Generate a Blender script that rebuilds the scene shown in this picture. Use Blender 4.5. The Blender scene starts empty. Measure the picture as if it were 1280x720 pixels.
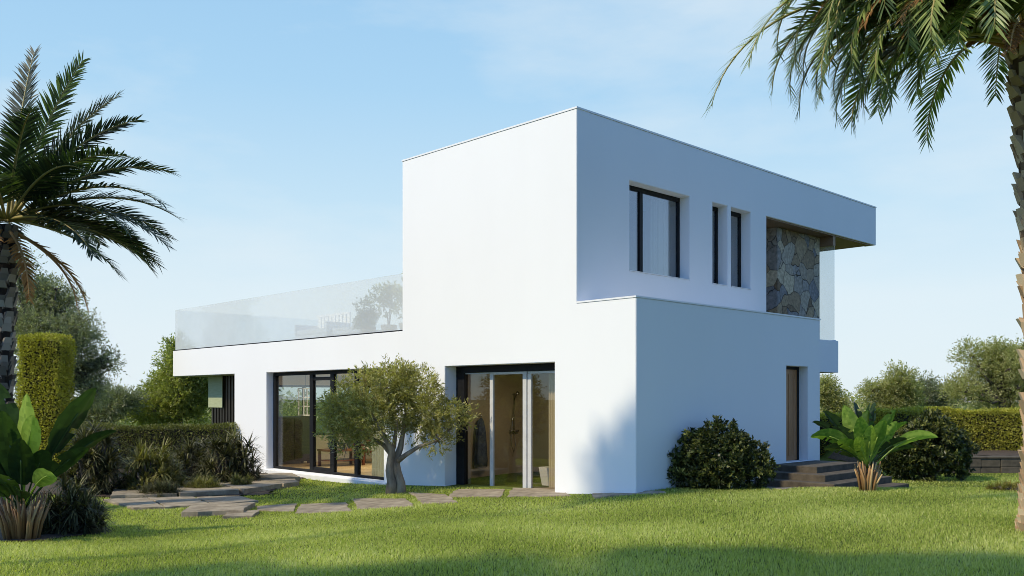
import bpy, bmesh, math, random
import numpy as np
from mathutils import Vector, Matrix

random.seed(7)
RNG = np.random.default_rng(7)
R = math.radians
C = bpy.context.scene.collection
SC = bpy.context.scene

# ------------------------------------------------------------------ camera
CAM_Z = 1.82
F_PX = 1135.0
HORIZON = 498.0
cam_d = bpy.data.cameras.new('camera')
cam = bpy.data.objects.new('camera', cam_d); C.objects.link(cam)
cam.location = (0, 0, CAM_Z); cam.rotation_euler = (R(90), 0, 0)
cam_d.sensor_width = 36.0; cam_d.lens = 36.0 * F_PX / 1280.0
cam_d.shift_y = (HORIZON - 360.0) / 1280.0
cam_d.clip_start = 0.1; cam_d.clip_end = 5000
SC.camera = cam

# ------------------------------------------------------------------ light
SUN_AZ = Vector((-0.82, -0.57, 0)).normalized()
SUN_EL = R(42)
SUN_STRENGTH = 3.85
SKY_STRENGTH = 0.13
EXPOSURE = 0.0
SKY_TINT = (0.68, 1.04, 1.56)
sd = bpy.data.lights.new('sun', 'SUN'); sun = bpy.data.objects.new('sun', sd); C.objects.link(sun)
sd.energy = SUN_STRENGTH; sd.angle = R(1.3); sd.color = (1.0, 0.87, 0.62)
to_sun = Vector((SUN_AZ.x * math.cos(SUN_EL), SUN_AZ.y * math.cos(SUN_EL), math.sin(SUN_EL)))
sun.rotation_euler = to_sun.to_track_quat('Z', 'Y').to_euler()
sun.location = to_sun * 60

world = bpy.data.worlds.new('World'); SC.world = world; world.use_nodes = True
nt = world.node_tree; nt.nodes.clear()
def wn(t, **k):
    n = nt.nodes.new(t)
    for a, b in k.items(): setattr(n, a, b)
    return n
sky = wn('ShaderNodeTexSky'); sky.sky_type = 'NISHITA'; sky.sun_disc = False
sky.sun_elevation = SUN_EL
sky.sun_rotation = math.atan2(to_sun.x, to_sun.y)
sky.altitude = 0; sky.air_density = 1.0; sky.dust_density = 0.6; sky.ozone_density = 2.0
# clear sky deepened a little; the half of the sky beyond the house carries bright thin haze with faint cloud
tc = wn('ShaderNodeTexCoord')
L = nt.links.new
tint = wn('ShaderNodeMixRGB', blend_type='MULTIPLY'); tint.inputs[0].default_value = 1.0; tint.inputs[2].default_value = (*SKY_TINT, 1)
L(sky.outputs[0], tint.inputs[1])
sep = wn('ShaderNodeSeparateXYZ'); L(tc.outputs['Generated'], sep.inputs[0])
hz = wn('ShaderNodeValToRGB'); el = hz.color_ramp.elements
HZ = [(0.0, (0.79, 0.88, 0.915)), (0.10, (0.74, 0.87, 0.93)), (0.20, (0.58, 0.79, 0.93)), (0.32, (0.42, 0.68, 0.91)), (0.45, (0.34, 0.60, 0.87)), (1.0, (0.12, 0.28, 0.60))]
el[0].position, el[0].color = HZ[0][0], (*HZ[0][1], 1); el[1].position, el[1].color = HZ[-1][0], (*HZ[-1][1], 1)
for p_, c_ in HZ[1:-1]:
    e_ = el.new(p_); e_.color = (*c_, 1)
L(sep.outputs['Z'], hz.inputs[0])
mp = wn('ShaderNodeMapping'); mp.inputs['Scale'].default_value = (1.3, 1.3, 4.0); mp.inputs['Rotation'].default_value = (0, R(14), 0)
nz = wn('ShaderNodeTexNoise'); nz.inputs['Scale'].default_value = 2.2; nz.inputs['Detail'].default_value = 7; nz.inputs['Roughness'].default_value = 0.55
cr = wn('ShaderNodeValToRGB'); cr.color_ramp.elements[0].position = 0.44; cr.color_ramp.elements[1].position = 0.80
cr.color_ramp.elements[0].color = (0, 0, 0, 1); cr.color_ramp.elements[1].color = (0.75, 0.75, 0.75, 1)
L(tc.outputs['Generated'], mp.inputs[0]); L(mp.outputs[0], nz.inputs['Vector']); L(nz.outputs['Fac'], cr.inputs[0])
cl = wn('ShaderNodeMixRGB'); cl.inputs[2].default_value = (0.80, 0.89, 0.93, 1)
L(cr.outputs[0], cl.inputs[0]); L(hz.outputs[0], cl.inputs[1])
gain = wn('ShaderNodeMixRGB', blend_type='MULTIPLY'); gain.inputs[0].default_value = 1.0; gain.inputs[2].default_value = (1 / SKY_STRENGTH,) * 3 + (1,)
L(cl.outputs[0], gain.inputs[1])
msk = wn('ShaderNodeMapRange', interpolation_type='SMOOTHSTEP'); msk.inputs['From Min'].default_value = -0.3; msk.inputs['From Max'].default_value = 0.5
msk.inputs['To Max'].default_value = 0.97
L(sep.outputs['Y'], msk.inputs['Value'])
mx = wn('ShaderNodeMixRGB'); bg = wn('ShaderNodeBackground'); bg.inputs['Strength'].default_value = SKY_STRENGTH; wo = wn('ShaderNodeOutputWorld')
L(msk.outputs[0], mx.inputs[0]); L(tint.outputs[0], mx.inputs[1]); L(gain.outputs[0], mx.inputs[2]); L(mx.outputs[0], bg.inputs[0]); L(bg.outputs[0], wo.inputs[0])

SC.cycles.filter_width = 0.9
vs = SC.view_settings
vs.view_transform = 'Standard'; vs.look = 'None'; vs.exposure = EXPOSURE; vs.gamma = 1.0; vs.use_curve_mapping = False

# ------------------------------------------------------------------ materials
def base_mat(name):
    m = bpy.data.materials.new(name); m.use_nodes = True
    t = m.node_tree; t.nodes.clear()
    out = t.nodes.new('ShaderNodeOutputMaterial')
    return m, t, out

def N(t, typ, **k):
    n = t.nodes.new(typ)
    for a, b in k.items():
        if a in n.inputs: n.inputs[a].default_value = b
        else: setattr(n, a, b)
    return n

def ramp(t, fac, stops):
    r = t.nodes.new('ShaderNodeValToRGB')
    el = r.color_ramp.elements
    while len(el) > 1: el.remove(el[0])
    el[0].position = stops[0][0]; el[0].color = (*stops[0][1], 1)
    for p, c in stops[1:]:
        e = el.new(p); e.color = (*c, 1)
    t.links.new(fac, r.inputs[0])
    return r.outputs[0]

def surf_mat(name, c1, c2, scale=6.0, rough=0.6, bump=0.0, bscale=60.0, metallic=0.0, spec=0.5, detail=5.0, stretch=(1, 1, 1)):
    """a noise-mottled surface between two colours with a fine bump, in object space"""
    m, t, out = base_mat(name)
    tcn = N(t, 'ShaderNodeTexCoord'); mpn = N(t, 'ShaderNodeMapping'); mpn.inputs['Scale'].default_value = stretch
    t.links.new(tcn.outputs['Object'], mpn.inputs[0])
    nz = N(t, 'ShaderNodeTexNoise', Scale=scale, Detail=detail, Roughness=0.6)
    t.links.new(mpn.outputs[0], nz.inputs['Vector'])
    col = ramp(t, nz.outputs['Fac'], [(0.3, c1), (0.7, c2)])
    p = N(t, 'ShaderNodeBsdfPrincipled', Roughness=rough, Metallic=metallic)
    p.inputs['Specular IOR Level'].default_value = spec
    t.links.new(col, p.inputs['Base Color'])
    if bump:
        n2 = N(t, 'ShaderNodeTexNoise', Scale=bscale, Detail=4.0)
        t.links.new(mpn.outputs[0], n2.inputs['Vector'])
        b = N(t, 'ShaderNodeBump', Strength=bump, Distance=0.01)
        t.links.new(n2.outputs['Fac'], b.inputs['Height']); t.links.new(b.outputs[0], p.inputs['Normal'])
    t.links.new(p.outputs[0], out.inputs[0])
    return m

def leaf_mat(name, dark, mid, light, trans=0.3, rough=0.45, spec=0.4, tcol=None):
    """foliage: per-leaf colour from the 'rnd' attribute, diffuse + gloss + light passing through"""
    m, t, out = base_mat(name)
    a = N(t, 'ShaderNodeAttribute'); a.attribute_name = 'rnd'
    col = ramp(t, a.outputs['Fac'], [(0.0, dark), (0.55, mid), (1.0, light)])
    p = N(t, 'ShaderNodeBsdfPrincipled', Roughness=rough); p.inputs['Specular IOR Level'].default_value = spec
    t.links.new(col, p.inputs['Base Color'])
    tr = N(t, 'ShaderNodeBsdfTranslucent')
    hm = N(t, 'ShaderNodeMixRGB'); hm.blend_type = 'MULTIPLY'; hm.inputs[0].default_value = 1.0
    hm.inputs[2].default_value = (*(tcol or (1.5, 1.7, 0.6)), 1)
    t.links.new(col, hm.inputs[1]); t.links.new(hm.outputs[0], tr.inputs[0])
    mixs = N(t, 'ShaderNodeMixShader'); mixs.inputs[0].default_value = trans
    t.links.new(p.outputs[0], mixs.inputs[1]); t.links.new(tr.outputs[0], mixs.inputs[2])
    t.links.new(mixs.outputs[0], out.inputs[0])
    return m

def glass_mat(name, tint=(0.85, 0.9, 0.9), rough=0.0, milky=0.0, ior=1.5, boost=1.0):
    m, t, out = base_mat(name)
    tr = N(t, 'ShaderNodeBsdfTransparent'); tr.inputs[0].default_value = (*tint, 1)
    gl = N(t, 'ShaderNodeBsdfGlossy', Roughness=rough); gl.inputs[0].default_value = (1, 1, 1, 1)
    fr = N(t, 'ShaderNodeFresnel', IOR=ior)
    ge = N(t, 'ShaderNodeNewGeometry'); ma = N(t, 'ShaderNodeMath'); ma.operation = 'MULTIPLY_ADD'
    ma.inputs[1].default_value = 1 / ior - ior; ma.inputs[2].default_value = ior      # same reflectance on both faces of a pane
    t.links.new(ge.outputs['Backfacing'], ma.inputs[0]); t.links.new(ma.outputs[0], fr.inputs['IOR'])
    tcn = N(t, 'ShaderNodeTexCoord')
    nz = N(t, 'ShaderNodeTexNoise', Scale=0.8, Detail=1.0)
    t.links.new(tcn.outputs['Object'], nz.inputs['Vector'])
    b = N(t, 'ShaderNodeBump', Strength=0.02, Distance=0.1)
    t.links.new(nz.outputs['Fac'], b.inputs['Height']); t.links.new(b.outputs[0], gl.inputs['Normal'])
    mu = N(t, 'ShaderNodeMath'); mu.operation = 'MULTIPLY'; mu.inputs[1].default_value = boost; mu.use_clamp = True
    t.links.new(fr.outputs[0], mu.inputs[0])
    mixs = N(t, 'ShaderNodeMixShader')
    t.links.new(mu.outputs[0], mixs.inputs[0]); t.links.new(tr.outputs[0], mixs.inputs[1]); t.links.new(gl.outputs[0], mixs.inputs[2])
    last = mixs
    if milky:
        df = N(t, 'ShaderNodeBsdfDiffuse'); df.inputs[0].default_value = (0.76, 0.78, 0.78, 1)
        m2 = N(t, 'ShaderNodeMixShader')
        n3 = N(t, 'ShaderNodeTexNoise', Scale=0.5, Detail=3.0)
        t.links.new(tcn.outputs['Object'], n3.inputs['Vector'])
        rg = N(t, 'ShaderNodeMapRange'); rg.inputs['From Min'].default_value = 0.3; rg.inputs['From Max'].default_value = 0.7
        rg.inputs['To Min'].default_value = milky * 0.82; rg.inputs['To Max'].default_value = milky * 1.15
        t.links.new(n3.outputs['Fac'], rg.inputs['Value']); t.links.new(rg.outputs[0], m2.inputs[0])
        t.links.new(mixs.outputs[0], m2.inputs[1]); t.links.new(df.outputs[0], m2.inputs[2]); last = m2
    t.links.new(last.outputs[0], out.inputs[0])
    return m

def stucco_mat():
    m, t, out = base_mat('white_render')
    tcn = N(t, 'ShaderNodeTexCoord')
    n1 = N(t, 'ShaderNodeTexNoise', Scale=0.7, Detail=6.0, Roughness=0.6)
    mpn = N(t, 'ShaderNodeMapping'); mpn.inputs['Scale'].default_value = (1, 1, 0.35)
    t.links.new(tcn.outputs['Object'], mpn.inputs[0]); t.links.new(mpn.outputs[0], n1.inputs['Vector'])
    col = ramp(t, n1.outputs['Fac'], [(0.25, (0.785, 0.785, 0.78)), (0.6, (0.805, 0.805, 0.80))])
    p = N(t, 'ShaderNodeBsdfPrincipled', Roughness=0.85); p.inputs['Specular IOR Level'].default_value = 0.2
    t.links.new(col, p.inputs['Base Color'])
    n2 = N(t, 'ShaderNodeTexNoise', Scale=90.0, Detail=3.0); t.links.new(tcn.outputs['Object'], n2.inputs['Vector'])
    n4 = N(t, 'ShaderNodeTexNoise', Scale=1.6, Detail=2.0); t.links.new(tcn.outputs['Object'], n4.inputs['Vector'])
    b0 = N(t, 'ShaderNodeBump', Strength=0.025, Distance=0.12); t.links.new(n4.outputs['Fac'], b0.inputs['Height'])
    b = N(t, 'ShaderNodeBump', Strength=0.12, Distance=0.004); t.links.new(n2.outputs['Fac'], b.inputs['Height'])
    t.links.new(b0.outputs[0], b.inputs['Normal']); t.links.new(b.outputs[0], p.inputs['Normal'])
    t.links.new(p.outputs[0], out.inputs[0])
    return m

def rubble_mat():
    """random-laid flat natural stones with mortar joints"""
    m, t, out = base_mat('natural_stone')
    tcn = N(t, 'ShaderNodeTexCoord')
    wob = N(t, 'ShaderNodeTexNoise', Scale=2.0, Detail=2.0); t.links.new(tcn.outputs['Object'], wob.inputs['Vector'])
    mixv = N(t, 'ShaderNodeMixRGB'); mixv.inputs[0].default_value = 0.2
    t.links.new(tcn.outputs['Object'], mixv.inputs[1]); t.links.new(wob.outputs['Color'], mixv.inputs[2])
    v1 = N(t, 'ShaderNodeTexVoronoi', Scale=3.3); v1.feature = 'F1'
    v2 = N(t, 'ShaderNodeTexVoronoi', Scale=3.3); v2.feature = 'DISTANCE_TO_EDGE'
    for v in (v1, v2): t.links.new(mixv.outputs[0], v.inputs['Vector'])
    sep = N(t, 'ShaderNodeSeparateColor'); t.links.new(v1.outputs['Color'], sep.inputs[0])
    stone = ramp(t, sep.outputs[0], [(0.1, (0.17, 0.115, 0.065)), (0.35, (0.34, 0.25, 0.15)), (0.5, (0.27, 0.25, 0.23)), (0.7, (0.48, 0.39, 0.26)), (0.9, (0.20, 0.19, 0.19))])
    n = N(t, 'ShaderNodeTexNoise', Scale=14.0, Detail=6.0); t.links.new(tcn.outputs['Object'], n.inputs['Vector'])
    mot = N(t, 'ShaderNodeMixRGB'); mot.blend_type = 'OVERLAY'; mot.inputs[0].default_value = 0.8
    t.links.new(stone, mot.inputs[1]); t.links.new(n.outputs['Fac'], mot.inputs[2])
    edge = ramp(t, v2.outputs['Distance'], [(0.0, (0, 0, 0)), (0.016, (1, 1, 1))])
    mo = N(t, 'ShaderNodeMixRGB'); mo.inputs[1].default_value = (0.05, 0.042, 0.035, 1)
    t.links.new(edge, mo.inputs[0]); t.links.new(mot.outputs[0], mo.inputs[2])
    p = N(t, 'ShaderNodeBsdfPrincipled', Roughness=0.75)
    t.links.new(mo.outputs[0], p.inputs['Base Color'])
    ad = N(t, 'ShaderNodeMath'); ad.operation = 'MULTIPLY_ADD'; ad.inputs[1].default_value = 0.25
    t.links.new(n.outputs['Fac'], ad.inputs[0]); t.links.new(edge, ad.inputs[2])
    b = N(t, 'ShaderNodeBump', Strength=1.0, Distance=0.05); t.links.new(ad.outputs[0], b.inputs['Height']); t.links.new(b.outputs[0], p.inputs['Normal'])
    t.links.new(p.outputs[0], out.inputs[0])
    return m

M = dict(
    stucco=stucco_mat(),
    stone=rubble_mat(),
    coping=surf_mat('coping_metal', (0.74, 0.74, 0.74), (0.80, 0.80, 0.80), 3, 0.5),
    frame=surf_mat('dark_aluminium', (0.007, 0.007, 0.008), (0.012, 0.012, 0.013), 8, 0.55, spec=0.2),
    sash=surf_mat('pale_aluminium', (0.50, 0.49, 0.47), (0.58, 0.57, 0.55), 6, 0.4),
    glass=glass_mat('window_glass', (0.86, 0.89, 0.87), boost=1.5),
    glass_brown=glass_mat('bath_glass', (0.86, 0.84, 0.80), boost=1.2),
    sky_glass=glass_mat('upper_window_glass', (0.80, 0.83, 0.83), boost=3.0),
    balu=glass_mat('balustrade_glass', (0.93, 0.95, 0.95), milky=0.36, boost=0.8),
    screen=glass_mat('screen_glass', (0.93, 0.96, 0.97), milky=0.13, boost=1.0),
    wood_soffit=surf_mat('soffit_wood', (0.16, 0.095, 0.05), (0.24, 0.15, 0.08), 5, 0.5, stretch=(1, 12, 12)),
    wood_floor=surf_mat('oak_floor', (0.42, 0.28, 0.14), (0.55, 0.38, 0.20), 4, 0.35, stretch=(1, 9, 1)),
    wood_red=surf_mat('mahogany', (0.10, 0.03, 0.015), (0.18, 0.055, 0.025), 6, 0.35, stretch=(1, 8, 8)),
    wood_dark=surf_mat('dark_oak', (0.014, 0.009, 0.006), (0.028, 0.018, 0.011), 6, 0.4, stretch=(1, 8, 8)),
    door_wood=surf_mat('door_wood', (0.32, 0.14, 0.05), (0.46, 0.21, 0.08), 8, 0.4, stretch=(8, 8, 1)),
    plaster_in=surf_mat('warm_plaster', (0.58, 0.50, 0.34), (0.64, 0.55, 0.38), 2, 0.8),
    ceiling=surf_mat('ceiling_paint', (0.72, 0.62, 0.42), (0.76, 0.66, 0.46), 2, 0.8),
    tan_tile=surf_mat('tan_tile', (0.34, 0.275, 0.185), (0.41, 0.335, 0.235), 1.2, 0.45, bump=0.1, bscale=8),
    white_paint=surf_mat('white_paint', (0.74, 0.74, 0.73), (0.80, 0.80, 0.79), 5, 0.5),
    chrome=surf_mat('chrome', (0.45, 0.45, 0.45), (0.55, 0.55, 0.55), 5, 0.15, metallic=1.0),
    towel=surf_mat('blue_towel', (0.035, 0.055, 0.10), (0.10, 0.13, 0.19), 12, 0.95, bump=0.4, bscale=40),
    fabric=surf_mat('white_fabric', (0.72, 0.72, 0.70), (0.80, 0.80, 0.78), 20, 0.9, bump=0.2, bscale=200),
    curtain=surf_mat('beige_curtain', (0.55, 0.48, 0.34), (0.64, 0.57, 0.42), 9, 0.9, stretch=(1, 1, 0.1)),
    blind=surf_mat('pale_green_blind', (0.33, 0.37, 0.22), (0.42, 0.46, 0.29), 4, 0.7, stretch=(1, 1, 9)),
    slab=surf_mat('paving_stone', (0.16, 0.125, 0.08), (0.40, 0.335, 0.24), 4.5, 0.9, bump=1.0, bscale=18, detail=9),
    mulch=surf_mat('bark_mulch', (0.035, 0.024, 0.015), (0.10, 0.07, 0.045), 14, 0.95, bump=1.0, bscale=30, detail=9),
    step=surf_mat('dark_step_stone', (0.045, 0.036, 0.024), (0.115, 0.092, 0.064), 5, 0.85, bump=0.6, bscale=25, detail=8),
    drystone=surf_mat('dark_garden_wall', (0.05, 0.042, 0.028), (0.12, 0.10, 0.07), 5, 0.9, bump=0.9, bscale=12, detail=8),
    bark=surf_mat('olive_bark', (0.10, 0.075, 0.05), (0.38, 0.31, 0.22), 7, 0.9, bump=1.0, bscale=24, detail=9, stretch=(1, 1, 0.3)),
    bark2=surf_mat('grey_bark', (0.06, 0.048, 0.038), (0.14, 0.115, 0.09), 9, 0.9, bump=0.8, bscale=30, stretch=(1, 1, 0.3)),
    palm_trunk=leaf_mat('palm_trunk', (0.09, 0.055, 0.03), (0.34, 0.23, 0.13), (0.70, 0.55, 0.36), 0.0, 0.9, 0.2),
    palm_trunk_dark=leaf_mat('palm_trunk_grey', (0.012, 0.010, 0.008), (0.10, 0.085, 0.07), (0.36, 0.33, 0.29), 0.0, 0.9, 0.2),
    rachis=surf_mat('palm_rachis', (0.25, 0.21, 0.06), (0.36, 0.29, 0.10), 5, 0.5),
    rachis_dry=surf_mat('dry_rachis', (0.36, 0.19, 0.06), (0.48, 0.27, 0.10), 5, 0.7),
    petiole=surf_mat('petiole', (0.27, 0.17, 0.07), (0.46, 0.34, 0.16), 14, 0.6, stretch=(6, 6, 0.6)),
    terracotta=surf_mat('pot', (0.30, 0.25, 0.20), (0.40, 0.34, 0.28), 5, 0.8),
    l_olive=leaf_mat('olive_leaf', (0.13, 0.125, 0.035), (0.33, 0.305, 0.1), (0.6, 0.55, 0.26), 0.35),
    l_oliveg=leaf_mat('grey_olive_leaf', (0.08, 0.09, 0.055), (0.22, 0.235, 0.15), (0.44, 0.45, 0.31), 0.4),
    l_tree=leaf_mat('tree_leaf', (0.12, 0.14, 0.035), (0.29, 0.31, 0.09), (0.52, 0.51, 0.21), 0.45),
    l_far=leaf_mat('far_tree_leaf', (0.16, 0.17, 0.06), (0.36, 0.35, 0.15), (0.58, 0.54, 0.32), 0.45),
    l_stalk=leaf_mat('stalk_skin', (0.16, 0.075, 0.03), (0.36, 0.20, 0.08), (0.62, 0.44, 0.21), 0.1),
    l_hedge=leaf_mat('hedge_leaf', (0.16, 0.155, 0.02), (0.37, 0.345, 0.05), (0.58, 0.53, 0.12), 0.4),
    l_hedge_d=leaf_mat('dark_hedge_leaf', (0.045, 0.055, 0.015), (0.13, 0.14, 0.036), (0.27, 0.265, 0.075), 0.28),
    l_bush=leaf_mat('dark_bush_leaf', (0.014, 0.022, 0.008), (0.042, 0.056, 0.016), (0.26, 0.27, 0.07), 0.18, 0.42, 0.35),
    l_strap=leaf_mat('strap_leaf', (0.02, 0.021, 0.01), (0.07, 0.07, 0.03), (0.3, 0.28, 0.13), 0.18, 0.5, 0.3),
    l_strapl=leaf_mat('light_strap_leaf', (0.06, 0.06, 0.02), (0.18, 0.17, 0.05), (0.46, 0.42, 0.16), 0.22, 0.5, 0.3),
    l_palm=leaf_mat('shaded_palm_leaf', (0.016, 0.03, 0.021), (0.038, 0.064, 0.036), (0.14, 0.2, 0.055), 0.22, 0.5, 0.4),  # dark blue-green leaf, darkened further in place of tree shade
    l_palmr=leaf_mat('bright_palm_leaf', (0.045, 0.075, 0.022), (0.13, 0.18, 0.05), (0.33, 0.38, 0.13), 0.32, 0.38, 0.5),
    l_palmd=leaf_mat('dead_palm_leaf', (0.14, 0.06, 0.02), (0.28, 0.14, 0.045), (0.42, 0.24, 0.09), 0.25, 0.7, 0.2, (1.2, 1.0, 0.6)),
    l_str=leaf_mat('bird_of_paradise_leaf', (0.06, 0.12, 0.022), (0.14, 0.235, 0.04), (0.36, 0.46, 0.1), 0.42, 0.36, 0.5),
    l_str_shade=leaf_mat('shaded_bird_of_paradise_leaf', (0.012, 0.026, 0.012), (0.028, 0.055, 0.018), (0.06, 0.11, 0.03), 0.28, 0.34, 0.5),  # darker copy of the leaf above, shade painted into its colour
    grass=leaf_mat('grass_blade', (0.15, 0.2, 0.035), (0.45, 0.48, 0.115), (0.74, 0.71, 0.36), 0.48, 0.5, 0.35),
    grass_dry=leaf_mat('dry_grass_blade', (0.13, 0.12, 0.02), (0.22, 0.19, 0.035), (0.34, 0.29, 0.07), 0.3, 0.6, 0.3),
    core=surf_mat('hedge_inside', (0.018, 0.016, 0.008), (0.035, 0.03, 0.014), 8, 0.9),
)

# ------------------------------------------------------------------ object helpers
def tag(o, label=None, cat=None, group=None, kind=None):
    if label: o['label'] = label
    if cat: o['category'] = cat
    if group: o['group'] = group
    if kind: o['kind'] = kind
    return o

def thing(name, label, cat, loc=(0, 0, 0), rz=0.0, group=None):
    o = bpy.data.objects.new(name, None); C.objects.link(o)
    o.empty_display_size = 0.2
    o.location = loc; o.rotation_euler = (0, 0, rz)
    return tag(o, label, cat, group)

def link(name, me, mat, parent=None):
    o = bpy.data.objects.new(name, me); C.objects.link(o)
    if mat is not None and not me.materials: me.materials.append(mat)
    if parent is not None: o.parent = parent
    return o

def np_mesh(name, V, faces, mat, parent=None, rnd=None, smooth=False, mats=None, midx=None):
    """V (n,3); faces: list of (m,k) index arrays; rnd one value per face"""
    me = bpy.data.meshes.new(name)
    V = np.asarray(V, np.float32)
    me.vertices.add(len(V)); me.vertices.foreach_set('co', V.ravel())
    faces = [np.asarray(f, np.int32) for f in faces if len(f)]
    loops = np.concatenate([f.ravel() for f in faces])
    tot = np.concatenate([np.full(len(f), f.shape[1], np.int32) for f in faces])
    me.loops.add(len(loops)); me.loops.foreach_set('vertex_index', loops)
    me.polygons.add(len(tot))
    me.polygons.foreach_set('loop_start', np.concatenate([[0], np.cumsum(tot)[:-1]]).astype(np.int32))
    if smooth: me.polygons.foreach_set('use_smooth', np.ones(len(tot), bool))
    for mm in (mats or [mat]): me.materials.append(mm)
    if midx is not None: me.polygons.foreach_set('material_index', np.asarray(midx, np.int32))
    if rnd is not None:
        at = me.attributes.new('rnd', 'FLOAT', 'FACE'); at.data.foreach_set('value', np.asarray(rnd, np.float32))
    me.update(calc_edges=True)
    return link(name, me, None, parent)

class MB:
    """collects boxes, prisms and tubes, builds ONE mesh object"""
    def __init__(s): s.v = []; s.f = []; s.sm = []
    def add(s, vs, fs, smooth=False):
        o = len(s.v); s.v += [tuple(v) for v in vs]
        s.f += [tuple(i + o for i in f) for f in fs]; s.sm += [smooth] * len(fs)
    def box(s, x0, x1, y0, y1, z0, z1):
        s.add([(x0, y0, z0), (x1, y0, z0), (x1, y1, z0), (x0, y1, z0), (x0, y0, z1), (x1, y0, z1), (x1, y1, z1), (x0, y1, z1)],
              [(0, 3, 2, 1), (4, 5, 6, 7), (0, 1, 5, 4), (1, 2, 6, 5), (2, 3, 7, 6), (3, 0, 4, 7)])
    def prism(s, poly, z0, z1):
        n = len(poly)
        zb = z0 if hasattr(z0, '__len__') else [z0] * n; zt = z1 if hasattr(z1, '__len__') else [z1] * n
        s.add([(p[0], p[1], zb[i]) for i, p in enumerate(poly)] + [(p[0], p[1], zt[i]) for i, p in enumerate(poly)],
              [tuple(range(n))[::-1], tuple(range(n, 2 * n))] + [(i, (i + 1) % n, n + (i + 1) % n, n + i) for i in range(n)])
    def tube(s, pts, rad, n=8, cap=True):
        pts = [Vector(p) for p in pts]
        if not hasattr(rad, '__len__'): rad = [rad] * len(pts)
        rings = []; ref = None
        for i, p in enumerate(pts):
            d = (pts[min(i + 1, len(pts) - 1)] - pts[max(i - 1, 0)]).normalized()
            if ref is None:
                ref = d.orthogonal().normalized()
            ref = (ref - d * ref.dot(d)).normalized()
            b = d.cross(ref)
            rings.append([p + (ref * math.cos(2 * math.pi * k / n) + b * math.sin(2 * math.pi * k / n)) * rad[i] for k in range(n)])
        vs = [v for r in rings for v in r]; fs = []
        for i in range(len(pts) - 1):
            for k in range(n):
                fs.append((i * n + k, i * n + (k + 1) % n, (i + 1) * n + (k + 1) % n, (i + 1) * n + k))
        if cap: fs += [tuple(range(n))[::-1], tuple(range((len(pts) - 1) * n, len(pts) * n))]
        s.add(vs, fs, True)
    def lathe(s, prof, n=20, c=(0, 0)):
        vs = []; fs = []
        for r, z in prof:
            vs += [(c[0] + r * math.cos(2 * math.pi * k / n), c[1] + r * math.sin(2 * math.pi * k / n), z) for k in range(n)]
        for i in range(len(prof) - 1):
            for k in range(n): fs.append((i * n + k, i * n + (k + 1) % n, (i + 1) * n + (k + 1) % n, (i + 1) * n + k))
        fs += [tuple(range(n))[::-1], tuple(range((len(prof) - 1) * n, len(prof) * n))]
        s.add(vs, fs, True)
    def build(s, name, mat, parent=None, bevel=0.0):
        me = bpy.data.meshes.new(name); me.from_pydata(s.v, [], s.f)
        me.polygons.foreach_set('use_smooth', s.sm)
        if bevel:
            bm = bmesh.new(); bm.from_mesh(me)
            bmesh.ops.bevel(bm, geom=[e for e in bm.edges if e.is_manifold and e.calc_face_angle(0) > 0.6], offset=bevel, segments=2, affect='EDGES', profile=0.5)
            bm.to_mesh(me); bm.free()
        me.update()
        return link(name, me, mat, parent)

def box(name, mat, parent, x0, x1, y0, y1, z0, z1, bevel=0.0):
    b = MB(); b.box(x0, x1, y0, y1, z0, z1); return b.build(name, mat, parent, bevel)

def panel(name, mat, parent, axis, o0, o1, acuts, zcuts, present):
    """a wall with openings as one clean mesh. axis 'y': runs along y, thickness x from o0 (outside) to o1; axis 'x' likewise.
    present(a, z) says whether a cell is solid."""
    a = sorted(set(acuts)); z = sorted(set(zcuts)); b = MB()
    na, nz = len(a) - 1, len(z) - 1
    S = [[present((a[i] + a[i + 1]) / 2, (z[j] + z[j + 1]) / 2) for j in range(nz)] for i in range(na)]
    sol = lambda i, j: 0 <= i < na and 0 <= j < nz and S[i][j]
    P = (lambda o, aa, zz: (o, aa, zz)) if axis == 'y' else (lambda o, aa, zz: (aa, o, zz))
    idx = {}; vs = []; fs = []
    def vi(o, aa, zz):
        k = (o, aa, zz)
        if k not in idx: idx[k] = len(vs); vs.append(P(o, aa, zz))
        return idx[k]
    for i in range(na):
        for j in range(nz):
            if not S[i][j]: continue
            a0, a1, z0, z1 = a[i], a[i + 1], z[j], z[j + 1]
            fs.append((vi(o0, a0, z0), vi(o0, a1, z0), vi(o0, a1, z1), vi(o0, a0, z1)))
            fs.append((vi(o1, a0, z0), vi(o1, a0, z1), vi(o1, a1, z1), vi(o1, a1, z0)))
            if not sol(i - 1, j): fs.append((vi(o0, a0, z0), vi(o0, a0, z1), vi(o1, a0, z1), vi(o1, a0, z0)))
            if not sol(i + 1, j): fs.append((vi(o0, a1, z0), vi(o1, a1, z0), vi(o1, a1, z1), vi(o0, a1, z1)))
            if not sol(i, j - 1): fs.append((vi(o0, a0, z0), vi(o1, a0, z0), vi(o1, a1, z0), vi(o0, a1, z0)))
            if not sol(i, j + 1): fs.append((vi(o0, a0, z1), vi(o0, a1, z1), vi(o1, a1, z1), vi(o1, a0, z1)))
    b.add(vs, fs)
    o = b.build(name, mat, parent)
    bm = bmesh.new(); bm.from_mesh(o.data); bmesh.ops.recalc_face_normals(bm, faces=bm.faces)
    bmesh.ops.bevel(bm, geom=[e for e in bm.edges if e.is_manifold and e.calc_face_angle(0) > 0.6 and all(abs(v.co['xy'.index('y' if axis == 'x' else 'x')] - o0) < 1e-4 for v in e.verts)
                                and not (axis == 'x' and all(abs(v.co.x - a[0]) < 1e-4 for v in e.verts))], offset=0.008, segments=2, affect='EDGES')
    bm.to_mesh(o.data); bm.free()
    return o

# ------------------------------------------------------------------ terrain
def sst(x, a, b):
    t = np.clip((x - a) / (b - a), 0, 1); return t * t * (3 - 2 * t)

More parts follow.
